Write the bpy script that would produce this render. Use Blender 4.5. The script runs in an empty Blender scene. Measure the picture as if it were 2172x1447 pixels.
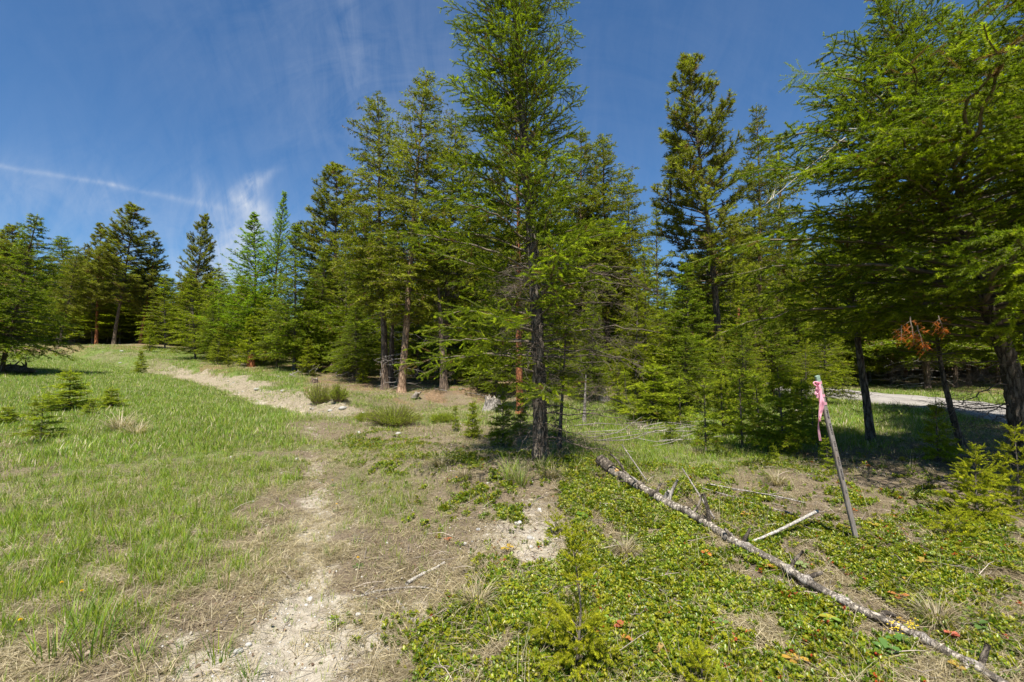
import bpy, math, random
import numpy as np
from mathutils import Vector, Matrix, Euler, Quaternion

random.seed(7)
R = np.random.RandomState(7)
SC = bpy.context.scene
COL = SC.collection
PI = math.pi

# ---------------------------------------------------------------- camera
F = 965.3
CAMZ = 1.6
PITCH = math.atan(26.5 / F)
cd = bpy.data.cameras.new('camera')
cd.sensor_width = 36.0
cd.lens = 16.0
cd.clip_start = 0.05
cd.clip_end = 3000.0
cam = bpy.data.objects.new('camera', cd)
COL.objects.link(cam)
cam.location = (0, 0, CAMZ)
cam.rotation_euler = (PI / 2 + PITCH, 0, 0)
SC.camera = cam

# ---------------------------------------------------------------- sky, sun, exposure
SUN_EL = math.radians(65)
SUN_AZ = math.radians(187)          # clockwise from +Y (view direction); behind, a little right
W = bpy.data.worlds.new('World')
SC.world = W
W.use_nodes = True
nt = W.node_tree
for n in list(nt.nodes):
    nt.nodes.remove(n)


class NT:
    """small helper for node trees"""
    def __init__(s, t):
        s.t = t

    def n(s, typ, **kw):
        nd = s.t.nodes.new(typ)
        for k, v in kw.items():
            if k == 'ins':
                for a, b in v.items():
                    if hasattr(b, 'is_linked') or hasattr(b, 'links'):
                        s.t.links.new(b, nd.inputs[a])
                    else:
                        nd.inputs[a].default_value = b
            else:
                setattr(nd, k, v)
        return nd

    def m(s, op, a, b=None, c=None, clamp=False):
        nd = s.t.nodes.new('ShaderNodeMath')
        nd.operation = op
        nd.use_clamp = clamp
        for i, v in enumerate((a, b, c)):
            if v is None:
                continue
            if hasattr(v, 'links'):
                s.t.links.new(v, nd.inputs[i])
            else:
                nd.inputs[i].default_value = v
        return nd.outputs[0]

    def mix(s, f, a, b, mode='MIX'):
        nd = s.t.nodes.new('ShaderNodeMix')
        nd.data_type = 'RGBA'
        nd.blend_type = mode
        for i, v in ((0, f), (6, a), (7, b)):
            if hasattr(v, 'links'):
                s.t.links.new(v, nd.inputs[i])
            elif isinstance(v, (int, float)):
                nd.inputs[i].default_value = v
            else:
                nd.inputs[i].default_value = (v[0], v[1], v[2], 1)
        return nd.outputs[2]

    def noise(s, vec, scale, detail=4, rough=.55, dist=0.0, out=0):
        nd = s.n('ShaderNodeTexNoise', ins={'Scale': scale, 'Detail': detail, 'Roughness': rough, 'Distortion': dist})
        if vec is not None:
            s.t.links.new(vec, nd.inputs['Vector'])
        return nd.outputs[out]

    def ramp(s, f, stops):
        nd = s.t.nodes.new('ShaderNodeValToRGB')
        s.t.links.new(f, nd.inputs[0])
        el = nd.color_ramp.elements
        while len(el) < len(stops):
            el.new(0.5)
        for e, (p, c) in zip(el, stops):
            e.position = p
            if isinstance(c, (int, float)):
                c = (c, c, c)
            e.color = (c[0], c[1], c[2], 1)
        return nd.outputs[0]

    def link(s, a, b):
        s.t.links.new(a, b)


def sky_world():
    k = NT(nt)
    sky = k.n('ShaderNodeTexSky', sky_type='NISHITA', sun_disc=False, sun_elevation=SUN_EL,
              sun_rotation=SUN_AZ, altitude=1000, air_density=0.9, dust_density=0.0, ozone_density=1.6)
    tc = k.n('ShaderNodeTexCoord')
    gen = tc.outputs['Generated']
    sep = k.n('ShaderNodeSeparateXYZ', ins={0: gen})
    az0 = k.m('ARCTAN2', sep.outputs[0], sep.outputs[1])
    el0 = k.m('ARCSINE', sep.outputs[2])
    nz = k.n('ShaderNodeTexNoise', ins={'Scale': 5.0, 'Detail': 5.0, 'Roughness': .6, 'Vector': gen})
    nsp = k.n('ShaderNodeSeparateColor', ins={0: nz.outputs[1]})
    az = k.m('ADD', az0, k.m('MULTIPLY', k.m('SUBTRACT', nsp.outputs[0], .5), .07))
    el = k.m('ADD', el0, k.m('MULTIPLY', k.m('SUBTRACT', nsp.outputs[1], .5), .05))
    # fibres of ice cloud: noise strongly stretched along a slanting direction
    mp = k.n('ShaderNodeMapping', ins={'Vector': gen, 'Rotation': (0.5, 0.35, 0.6), 'Scale': (3.0, 24, 9)})
    fib = k.noise(mp.outputs[0], 1.0, 7, .65, .8)
    mp2 = k.n('ShaderNodeMapping', ins={'Vector': gen, 'Rotation': (-.3, .9, -0.2), 'Scale': (22, 5, 6)})
    fib2 = k.noise(mp2.outputs[0], 1.0, 7, .65, .8)
    fine = k.ramp(k.m('ADD', k.m('MULTIPLY', fib, .5), k.m('MULTIPLY', fib2, .5)), [(.38, .06), (.60, 1)])

    def ae(px, py):
        d = ((px - 1086) / F, math.cos(PITCH) - (723.5 - py) / F * math.sin(PITCH), math.sin(PITCH) + (723.5 - py) / F * math.cos(PITCH))
        L = math.sqrt(d[0] ** 2 + d[1] ** 2 + d[2] ** 2)
        return math.atan2(d[0], d[1]), math.asin(d[2] / L)

    def streak(p, q, w0, w1, amp0, amp1, pw=2.0, A=az, E=el):
        """soft streak between two directions, width in radians changing from w0 to w1"""
        a, b_ = ae(*p), ae(*q)
        dx, dy = b_[0] - a[0], b_[1] - a[1]
        L2 = dx * dx + dy * dy
        du, dv = k.m('SUBTRACT', A, a[0]), k.m('SUBTRACT', E, a[1])
        t = k.m('DIVIDE', k.m('ADD', k.m('MULTIPLY', du, dx), k.m('MULTIPLY', dv, dy)), L2, clamp=True)
        ex = k.m('SUBTRACT', du, k.m('MULTIPLY', t, dx))
        ey = k.m('SUBTRACT', dv, k.m('MULTIPLY', t, dy))
        d = k.m('SQRT', k.m('ADD', k.m('MULTIPLY', ex, ex), k.m('MULTIPLY', ey, ey)))
        w = k.m('ADD', w0, k.m('MULTIPLY', t, w1 - w0))
        e = k.m('POWER', 2.718, k.m('MULTIPLY', -1.0, k.m('POWER', k.m('DIVIDE', d, w), pw)))
        return k.m('MULTIPLY', e, k.m('ADD', amp0, k.m('MULTIPLY', t, amp1 - amp0)))
    az2 = k.m('ADD', az0, k.m('MULTIPLY', k.m('SUBTRACT', nsp.outputs[0], .5), .016))
    el2 = k.m('ADD', el0, k.m('MULTIPLY', k.m('SUBTRACT', nsp.outputs[1], .5), .016))
    parts = [
        streak((-700, 205), (240, 392), .0038, .0038, .0, .17, 1.7, az2, el2),
        streak((240, 392), (490, 446), .0038, .007, .17, .11, 1.7, az2, el2),
        streak((585, 352), (528, 385), .006, .014, .05, .30),
        streak((528, 385), (508, 425), .014, .018, .30, .30),
        streak((508, 425), (530, 470), .018, .035, .30, .20),
        streak((462, 590), (520, 480), .05, .04, .30, .16),
        streak((425, 400), (470, 540), .012, .035, .10, .16),
        streak((60, 385), (260, 430), .03, .03, .08, .05),
        streak((730, 0), (800, 280), .02, .05, .06, .03),
        streak((-200, 470), (520, 520), .10, .10, .10, .14),
        streak((700, 200), (1000, 420), .22, .25, .05, .08),
    ]
    tot = parts[0]
    for q in parts[1:]:
        tot = k.m('ADD', tot, q)
    tot = k.m('MULTIPLY', tot, fine)
    broad = k.ramp(k.noise(gen, 2.0, 4, .5), [(.42, 0), (.75, .06)])
    tot = k.m('ADD', k.m('MULTIPLY', tot, 1.85), k.m('MULTIPLY', broad, fine), clamp=True)
    hs = k.n('ShaderNodeHueSaturation', ins={'Hue': HUE, 'Saturation': SAT, 'Value': VAL, 'Color': sky.outputs[0]})
    lum = k.n('ShaderNodeRGBToBW', ins={0: sky.outputs[0]}).outputs[0]
    comp = k.m('DIVIDE', 14.0, k.m('ADD', 12.6, lum))
    base = k.mix(1.0, k.mix(1.0, hs.outputs[0], (.70, .94, 1.12), 'MULTIPLY'), k.n('ShaderNodeCombineXYZ', ins={0: comp, 1: comp, 2: comp}).outputs[0], 'MULTIPLY')
    col = k.mix(tot, base, (3.2, 3.5, 4.0))
    bg = k.n('ShaderNodeBackground', ins={'Color': col, 'Strength': SKY})
    out = k.n('ShaderNodeOutputWorld')
    k.link(bg.outputs[0], out.inputs[0])


HUE, SAT, VAL = 0.497, 1.08, 0.64
SKY = 0.11
sky_world()

sd = bpy.data.lights.new('sun', 'SUN')
sd.energy = 5.0
sd.angle = math.radians(0.53)
sd.color = (1.0, 0.955, 0.88)
sun = bpy.data.objects.new('sun', sd)
COL.objects.link(sun)
sv = Vector((math.sin(SUN_AZ) * math.cos(SUN_EL), math.cos(SUN_AZ) * math.cos(SUN_EL), math.sin(SUN_EL)))
sun.rotation_euler = sv.to_track_quat('Z', 'Y').to_euler()
sun.location = sv * 50

SC.view_settings.view_transform = 'Standard'
SC.view_settings.look = 'None'
SC.view_settings.gamma = 1.0
SC.view_settings.exposure = 0.95
SC.view_settings.use_curve_mapping = False
SC.cycles.max_bounces = 6
SC.cycles.transparent_max_bounces = 4
SC.cycles.diffuse_bounces = 3
SC.cycles.glossy_bounces = 2
SC.cycles.transmission_bounces = 3
SC.cycles.use_denoising = True


# ---------------------------------------------------------------- numeric helpers
def _h(ix, iy, s):
    n = (ix.astype(np.int64) * 374761393 + iy.astype(np.int64) * 668265263 + s * 974711) & 0x7fffffff
    n = ((n ^ (n >> 13)) * 1274126177) & 0x7fffffff
    n = n ^ (n >> 16)
    return (n & 0xffff) / 65535.0


def vnoise(x, y, s=0):
    ix, iy = np.floor(x), np.floor(y)
    fx, fy = x - ix, y - iy
    fx = fx * fx * (3 - 2 * fx)
    fy = fy * fy * (3 - 2 * fy)
    ix, iy = ix.astype(np.int64), iy.astype(np.int64)
    a, b = _h(ix, iy, s), _h(ix + 1, iy, s)
    c, d = _h(ix, iy + 1, s), _h(ix + 1, iy + 1, s)
    return (a + (b - a) * fx) * (1 - fy) + (c + (d - c) * fx) * fy


def fbm(x, y, sc, o=4, s=0, r=.5):
    t, a, tot = 0, 1.0, 0
    for i in range(o):
        t = t + a * vnoise(x * sc + 17.3 * i, y * sc - 9.1 * i, s + i)
        tot += a
        a *= r
        sc *= 2.03
    return t / tot


def sstep(a, b, x):
    t = np.clip((x - a) / (b - a), 0, 1)
    return t * t * (3 - 2 * t)


def ray(px, py):
    cx, cy = (px - 1086) / F, (723.5 - py) / F
    return np.array((cx, math.cos(PITCH) - cy * math.sin(PITCH), math.sin(PITCH) + cy * math.cos(PITCH)))


def at(px, py, Y):
    """world point seen at a photo pixel, Y metres ahead"""
    d = ray(px, py)
    d = d * (Y / d[1])
    return np.array((d[0], d[1], d[2] + CAMZ))


def design(x, y):
    """photo coordinates of a flat ground point (used as a map grid for laying out the ground)"""
    y = np.maximum(y, 0.3)
    z = -CAMZ
    c, s = math.cos(PITCH), math.sin(PITCH)
    dep = y * c + z * s
    dep = np.maximum(dep, 0.2)
    up = -y * s + z * c
    return 1086 + F * x / dep, 723.5 - F * up / dep


def polydist(x, y, pts):
    """distance to polyline, signed side, and arclength fraction"""
    best = np.full(np.shape(x), 1e9)
    side = np.zeros(np.shape(x))
    fr = np.zeros(np.shape(x))
    n = len(pts) - 1
    for i in range(n):
        ax, ay = pts[i][0], pts[i][1]
        bx, by = pts[i + 1][0], pts[i + 1][1]
        dx, dy = bx - ax, by - ay
        L2 = dx * dx + dy * dy
        t = np.clip(((x - ax) * dx + (y - ay) * dy) / L2, 0, 1)
        d = np.hypot(x - ax - t * dx, y - ay - t * dy)
        c = dx * (y - ay) - dy * (x - ax)
        m = d < best
        best = np.where(m, d, best)
        side = np.where(m, np.sign(c), side)
        fr = np.where(m, (i + t) / n, fr)
    return best, side, fr


# ---------------------------------------------------------------- terrain
BANK = [at(px, py, Y)[:2] for px, py, Y in ((60, 752, 36), (130, 757, 31), (300, 775, 25), (430, 803, 20.5), (520, 830, 17), (600, 858, 14.3), (668, 872, 12.8), (720, 880, 12.0))]


def bank_h(x, y):
    d, s, f = polydist(x, y, BANK)
    sd_ = d * -s                       # positive on the uphill side (right of the direction away->near)
    sd_ = -sd_
    wob = (fbm(x, y, .9, 3, 31) - .5) * .5
    amp = .50 * sstep(0, .12, f) * (1 - sstep(.8, 1.0, f))
    up = sstep(-.05, 1.15, sd_ + wob * .6)
    fade = 1 - sstep(5, 12, sd_)
    return amp * up * fade, sd_, f


CTRL = [  # photo column, distance ahead, ground height
    (-300, 14, .6), (-200, 24, 1.3), (10, 20, .77), (100, 32, 1.45), (150, 42, 2.25), (240, 40, 2.35), (400, 42, 2.2), (0, 38, 2.2),
    (415, 28, 1.2), (530, 26, .95), (625, 23, .6), (700, 24, .6), (800, 18, .22), (850, 16, .04), (1100, 12, -.06),
    (300, 14, .12), (200, 20, .52), (100, 12, .1), (100, 8, 0), (400, 9, 0), (700, 9, 0), (1000, 15.4, 0), (1300, 17, 0),
    (1700, 19, 0), (2100, 15, 0), (1900, 28, -.1), (1500, 30, 0), (1000, 28, .2), (800, 30, .6), (600, 40, 1.5),
    (1000, 45, .3), (1500, 50, 0), (2200, 40, 0), (200, 58, 3.9), (0, 56, 3.8), (350, 56, 3.6), (480, 56, 3.0), (150, 85, 7.5), (450, 85, 6.5), (-200, 80, 7), (620, 80, 4.0), (-400, 50, 3.2), (2600, 10, 0),
    (480, 14, .08), (560, 11, 0), (960, 9, .05), (1150, 6, .08), (700, 6, 0), (1086, 3, 0), (300, 4, 0), (1800, 4, 0), (1700, 8, 0),
]


def _uv(x, y):
    r = np.hypot(x, y)
    return np.arctan2(x, y) / .22, np.log(np.maximum(r, .5)) / .28


_cx = np.array([(c[0] - 1086) / F * c[1] for c in CTRL])
_cy = np.array([c[1] for c in CTRL], float)
_cz = np.array([c[2] for c in CTRL], float)
_bz = bank_h(_cx, _cy)[0]
_cu, _cv = _uv(_cx, _cy)
_K = np.exp(-.5 * ((_cu[:, None] - _cu[None]) ** 2 + (_cv[:, None] - _cv[None]) ** 2) / 1.4 ** 2) + np.eye(len(CTRL)) * .04
_w = np.linalg.solve(_K, _cz - _bz)

RUT = [(560, 1600), (615, 1447), (630, 1320), (650, 1190), (655, 1130), (668, 1060), (664, 985), (660, 920), (655, 890), (630, 866), (590, 852)]
RUT2 = [(1090, 1600), (985, 1447), (900, 1300), (860, 1180), (812, 1060), (775, 960), (763, 915), (742, 888), (715, 872)]


EDGE = [(720, 890), (800, 960), (905, 1035), (975, 1120), (960, 1210), (930, 1320), (900, 1447), (880, 1700)]


def flat(px, py):
    d = ray(px, py)
    return d[0] * CAMZ / -d[2], d[1] * CAMZ / -d[2]


RUTW = [flat(*p) for p in RUT]
EDGEW = [flat(*p) for p in EDGE][::-1]
RUT2W = [flat(*p) for p in RUT2]


def H(x, y, fine=True):
    x = np.asarray(x, float)
    y = np.asarray(y, float)
    u, v = _uv(x, y)
    z = np.zeros(x.shape)
    for i in range(len(CTRL)):
        z = z + _w[i] * np.exp(-.5 * ((u - _cu[i]) ** 2 + (v - _cv[i]) ** 2) / 1.96)
    z = z + bank_h(x, y)[0]
    r = np.hypot(x, y)
    z = z + (fbm(x, y, .35, 3, 5) - .5) * .22 * sstep(2, 9, r)
    if fine:
        z = z + (fbm(x, y, 2.2, 4, 9) - .5) * .09
        z = z + (fbm(x, y, 14, 3, 12) - .5) * .022 * (1 - sstep(9, 16, r))
        d1 = polydist(x, y, RUTW)[0]
        d2 = polydist(x, y, RUT2W)[0]
        z = z - .045 * np.exp(-(d1 / .17) ** 2) - .03 * np.exp(-(d2 / .17) ** 2)
    bh, bs_, bf_ = bank_h(x, y)
    onb = sstep(-.5, .1, bs_) * (1 - sstep(1.2, 2.2, bs_)) * sstep(0, .2, bf_) * (1 - sstep(.95, 1, bf_))
    z = z + onb * ((fbm(x, y, 2.6, 4, 71, .6) - .5) * .34 + (np.abs(fbm(x * 1.6, y * .7, 5, 3, 73) - .5)) * -.22 * fine)
    d3, s3, _ = polydist(x, y, EDGEW)
    z = z + .08 * sstep(-.08, .30, -d3 * s3 + (fbm(x, y, 2.5, 3, 75) - .5) * .35) * (1 - sstep(5.5, 8, r)) * (x > -1.5)
    # mound under the fir and under the shrub mat
    z = z + .04 * np.exp(-(((x - .3) / 1.1) ** 2 + ((y - 5.9) / .9) ** 2))
    return z


def ground(px, py):
    """march along the photo ray to the terrain"""
    d = ray(px, py)
    t = np.concatenate((np.linspace(1.2, 20, 1500), np.linspace(20, 90, 1500)))
    P = d[None] * (t / 1.0)[:, None]
    z = P[:, 2] + CAMZ
    h = H(P[:, 0], P[:, 1])
    k = np.argmax(z < h)
    if not (z < h).any():
        k = len(t) - 1
    return np.array((P[k, 0], P[k, 1], h[k]))


def Hp(x, y):
    return float(H(np.array([x]), np.array([y]))[0])


def blob(px, py, cx, cy, rx, ry):
    return np.exp(-(((px - cx) / rx) ** 2 + ((py - cy) / ry) ** 2))


def masks(x, y):
    px, py = design(x, y)
    r = np.hypot(x, y)
    n1 = fbm(x, y, 1.1, 4, 40)
    n2 = fbm(x, y, 5, 3, 50)
    n3 = fbm(x, y, .45, 3, 60)
    d1, _, f1 = polydist(x, y, RUTW)
    d2, _, f2 = polydist(x, y, RUT2W)
    sand = np.exp(-(d1 / (.13 + .14 * n2)) ** 2) * (.12 + .85 * n2) * (1.1 - .45 * sstep(3.2, 7, r))
    sand = sand + .6 * np.exp(-(d2 / (.13)) ** 2) * (n1 > .42) * n2 * 1.2
    sand = sand + blob(px, py, 600, 1430, 230, 150) * 1.1 * (.45 + 1.2 * sstep(.35, .6, n1 * .5 + n2 * .5))
    sand = sand + blob(px, py, 860, 1350, 160, 130) * .7 * n1
    sand = sand + blob(px, py, 1130, 1175, 110, 75) * 1.1
    sand = sand + blob(px, py, 1350, 1270, 60, 50) * .6
    sand = sand + blob(px, py, 700, 1110, 120, 60) * .55 * n1 * 1.5
    bh, bsd, bf = bank_h(x, y)
    bank = sstep(-.35, .1, bsd + (n2 - .5) * .6) * (1 - sstep(.6, 1.4, bsd + (n1 - .5) * 1.6)) * sstep(.18, .45, bf + (n1 - .5) * .3) * (.55 + .9 * n2) * (1 - sstep(.93, 1, bf))
    bank = bank * (bsd < 4)
    foot = np.exp(-((bsd + .2) / .28) ** 2) * sstep(.3, .6, bf) * (1 - sstep(.97, 1, bf)) * .75 * (n2 > .42)
    sand = np.clip(sand + foot, 0, 1)
    # green grass on the old track, left of the rut
    lf = sstep(-.3, 1.3, d1 * np.where(px < 655, 1, -1) + (n1 - .5) * 1.2) * (py > 700)
    band = np.exp(-((bsd + 1.5) / 1.2) ** 2) * sstep(0, .1, bf) * (1 - sstep(.8, 1, bf))
    green = lf * (.22 + 1.15 * sstep(.42, .62, n3 * .3 + n1 * .45 + n2 * .25))
    green = np.maximum(green, band * 1.25)
    green = green * (1 - .6 * sstep(1150, 1400, py) * (n1 < .52))
    green = green + blob(px, py, 300, 930, 260, 70) * .5 + blob(px, py, 130, 850, 200, 45) * .8
    green = green + blob(px, py, 1480, 930, 330, 75) * 1.1 * (.4 + n1) + blob(px, py, 1750, 880, 260, 35) * 1.1
    green = green + blob(px, py, 1350, 1010, 200, 60) * .5 + blob(px, py, 1340, 890, 150, 20) * .5
    green = green + blob(px, py, 800, 1050, 170, 90) * .45
    right = (px > 655) & (py > 850)
    green = green + blob(px, py, 1950, 845, 300, 26) * .9 + right * .28 * n1 * n2 * 2 + (py < 900) * .35 * n1 + blob(px, py, 420, 1000, 330, 110) * .4 * (.3 + 1.4 * (n1 > .48)) + blob(px, py, 150, 1330, 330, 160) * .3 * (n2 > .5)
    green = green * (1 - np.clip(sand, 0, 1) * .85) * (1 - bank * .55)
    # shrub mat
    mat = blob(px, py, 1050, 1082, 120, 42) * 1.5 + blob(px, py, 1560, 1330, 330, 150) * 1.5 + blob(px, py, 1720, 1150, 330, 100) * 1.4
    mat = mat + blob(px, py, 1400, 1110, 220, 70) * .9 + blob(px, py, 1080, 1400, 150, 90) * 1.1 + blob(px, py, 900, 1010, 120, 30) * .8
    mat = mat + blob(px, py, 1150, 1010, 260, 28) * .7 + blob(px, py, 1950, 1170, 220, 90) * .8 + blob(px, py, 2100, 1400, 120, 50) * .3
    mat = mat + blob(px, py, 820, 935, 70, 16) * 1.1 + blob(px, py, 1500, 1000, 500, 60) * .25
    mat = mat * (.04 + 1.7 * sstep(.46, .55, n1 * .5 + n2 * .5))
    mat = mat * (1 - blob(px, py, 1140, 1165, 120, 55)) * (1 - blob(px, py, 1370, 1225, 60, 40) * .7)
    mat = np.clip(mat, 0, 1)
    # needle duff in the woods; the patch by the right fir also paints in shade
    duff = sstep(16, 20, y + (n1 - .5) * 5 + np.where(x > 4, -2, 0) * 0)
    wood = sstep(790, 1000, px) * 0
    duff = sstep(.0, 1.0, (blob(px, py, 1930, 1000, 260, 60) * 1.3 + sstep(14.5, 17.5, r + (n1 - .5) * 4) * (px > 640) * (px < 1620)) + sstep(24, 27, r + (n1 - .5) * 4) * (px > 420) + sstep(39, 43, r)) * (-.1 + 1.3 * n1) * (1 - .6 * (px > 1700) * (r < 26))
    return dict(sand=np.clip(sand, 0, 1), bank=np.clip(bank, 0, 1), green=np.clip(green, 0, 1), mat=mat, duff=np.clip(duff, 0, 1), n1=n1, n2=n2, px=px, py=py, r=r)


# ---------------------------------------------------------------- gravel road centre line
ROADN = [(7.5, 36), (9.2, 29), (10.8, 22.5), (11.6, 17), (11.5, 13.5), (10.9, 10), (10.2, 6.5), (9.4, 2), (8.2, -6)]
ROADF = [(8.6, 40), (11.3, 32), (13.2, 26), (14.9, 19.4), (15.2, 15.5), (14.8, 11.2), (14.0, 6.5), (13.2, 1), (12.0, -7)]


def inside_road(x, y, m=0.0):
    dn, sn, _ = polydist(x, y, ROADN)
    df, sf, _ = polydist(x, y, ROADF)
    a = dn * sn
    b = df * sf
    return (a > m) & (b < -m) & (y < 38) & (y > -7)


# ---------------------------------------------------------------- mesh helpers
def mesh(name, V, Fc, cols=None, mats=(), mi=None, smooth=False):
    """V (n,3), Fc (m,3) triangles"""
    me = bpy.data.meshes.new(name)
    V = np.ascontiguousarray(V, dtype=np.float32)
    Fc = np.ascontiguousarray(Fc, dtype=np.int32)
    me.vertices.add(len(V))
    me.vertices.foreach_set('co', V.ravel())
    me.loops.add(len(Fc) * 3)
    me.loops.foreach_set('vertex_index', Fc.ravel())
    me.polygons.add(len(Fc))
    me.polygons.foreach_set('loop_start', np.arange(0, len(Fc) * 3, 3, dtype=np.int32))
    try:
        me.polygons.foreach_set('loop_total', np.full(len(Fc), 3, dtype=np.int32))
    except Exception:
        pass
    for m in mats:
        me.materials.append(m)
    if mi is not None:
        me.polygons.foreach_set('material_index', np.asarray(mi, dtype=np.int32))
    if smooth:
        me.polygons.foreach_set('use_smooth', np.ones(len(Fc), dtype=bool))
    if cols is not None:
        a = me.color_attributes.new('Col', 'FLOAT_COLOR', 'POINT')
        c = np.ones((len(V), 4), dtype=np.float32)
        c[:, :3] = cols
        a.data.foreach_set('color', c.ravel())
    me.update(calc_edges=True)
    return me


def ob(name, me, parent=None, loc=None, rot=None, scale=None):
    o = bpy.data.objects.new(name, me)
    COL.objects.link(o)
    if parent is not None:
        o.parent = parent
    if loc is not None:
        o.location = loc
    if rot is not None:
        o.rotation_euler = rot
    if scale is not None:
        o.scale = scale if hasattr(scale, '__len__') else (scale,) * 3
    return o


def tag(o, label=None, cat=None, group=None, kind=None):
    if label:
        o['label'] = label
    if cat:
        o['category'] = cat
    if group:
        o['group'] = group
    if kind:
        o['kind'] = kind
    return o


def empty(name, loc=(0, 0, 0), rot=(0, 0, 0)):
    o = bpy.data.objects.new(name, None)
    COL.objects.link(o)
    o.location = loc
    o.rotation_euler = rot
    o.empty_display_size = .1
    return o


def copy_tree(o, parent=None):
    c = o.copy()
    COL.objects.link(c)
    c.parent = parent
    for ch in list(o.children):
        copy_tree(ch, c)
    return c


class B:
    """collects triangle soup with colours and material index"""
    def __init__(s):
        s.V, s.F, s.C, s.M, s.n = [], [], [], [], 0

    def add(s, V, Fc, c, m=0):
        V = np.asarray(V, float)
        Fc = np.asarray(Fc, int)
        s.V.append(V)
        s.F.append(Fc + s.n)
        c = np.asarray(c, float)
        if c.ndim == 1:
            c = np.tile(c, (len(V), 1))
        s.C.append(c)
        s.M.append(np.full(len(Fc), m))
        s.n += len(V)

    def tube(s, P, r, c, m=0, sides=5, cap=True, rough=0.0, rs=0):
        P = np.asarray(P, float)
        n = len(P)
        r = np.broadcast_to(np.asarray(r, float), (n,))
        T = np.gradient(P, axis=0)
        T /= np.linalg.norm(T, axis=1)[:, None] + 1e-9
        ref = np.array((0.12, .31, 1.0)) if abs(T[:, 2]).mean() < .8 else np.array((1.0, .13, .07))
        A = np.cross(T, ref)
        A /= np.linalg.norm(A, axis=1)[:, None] + 1e-9
        Bn = np.cross(T, A)
        th = np.arange(sides) * 2 * PI / sides
        rr = r[:, None] * np.ones((1, sides))
        if rough:
            rng = np.random.RandomState(rs)
            rr = rr * (1 + rough * (rng.rand(n, sides) - .5))
        V = P[:, None] + rr[..., None] * (np.cos(th)[None, :, None] * A[:, None] + np.sin(th)[None, :, None] * Bn[:, None])
        i, j = np.meshgrid(np.arange(n - 1), np.arange(sides), indexing='ij')
        a = i * sides + j
        b = i * sides + (j + 1) % sides
        Fc = np.concatenate((np.stack((a, b, b + sides), -1).reshape(-1, 3), np.stack((a, b + sides, a + sides), -1).reshape(-1, 3)))
        V = V.reshape(-1, 3)
        if cap:
            V = np.concatenate((V, P[:1], P[-1:]))
            k = n * sides
            jj = np.arange(sides)
            Fc = np.concatenate((Fc, np.stack((jj, np.full(sides, k), (jj + 1) % sides), -1)[:, ::-1], np.stack(((n - 1) * sides + jj, np.full(sides, k + 1), (n - 1) * sides + (jj + 1) % sides), -1)))
        s.add(V, Fc, c, m)

    def mesh(s, name, mats, smooth=False):
        return mesh(name, np.concatenate(s.V), np.concatenate(s.F), np.concatenate(s.C), mats, np.concatenate(s.M), smooth)


# ---------------------------------------------------------------- materials
def newmat(name):
    m = bpy.data.materials.new(name)
    m.use_nodes = True
    for n in list(m.node_tree.nodes):
        m.node_tree.nodes.remove(n)
    return m, NT(m.node_tree)


def foliage_mat(name, rough=.5, trans=.3, spec=.35, var=.35, tcol=(1.25, 1.35, .6)):
    m, k = newmat(name)
    ca = k.n('ShaderNodeVertexColor', layer_name='Col').outputs[0]
    geo = k.n('ShaderNodeNewGeometry').outputs['Position']
    n1 = k.noise(geo, .9, 3)
    n2 = k.noise(geo, 11, 3)
    f = k.m('ADD', k.m('MULTIPLY', n1, .55), k.m('MULTIPLY', n2, .45))
    oi = k.n('ShaderNodeObjectInfo').outputs['Random']
    v = k.m('ADD', k.m('MULTIPLY', k.m('SUBTRACT', f, .5), var * 3.0), k.m('ADD', .92, k.m('MULTIPLY', oi, .16)))
    hs = k.n('ShaderNodeHueSaturation', ins={'Color': ca, 'Value': v, 'Hue': k.m('ADD', .49, k.m('MULTIPLY', n1, .02))})
    col = hs.outputs[0]
    p = k.n('ShaderNodeBsdfPrincipled', ins={'Base Color': col, 'Roughness': rough, 'Specular IOR Level': spec})
    t = k.n('ShaderNodeBsdfTranslucent', ins={'Color': k.mix(1.0, col, tcol, 'MULTIPLY')})
    mx = k.n('ShaderNodeMixShader', ins={0: trans, 1: p.outputs[0], 2: t.outputs[0]})
    out = k.n('ShaderNodeOutputMaterial')
    k.link(mx.outputs[0], out.inputs[0])
    return m


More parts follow.
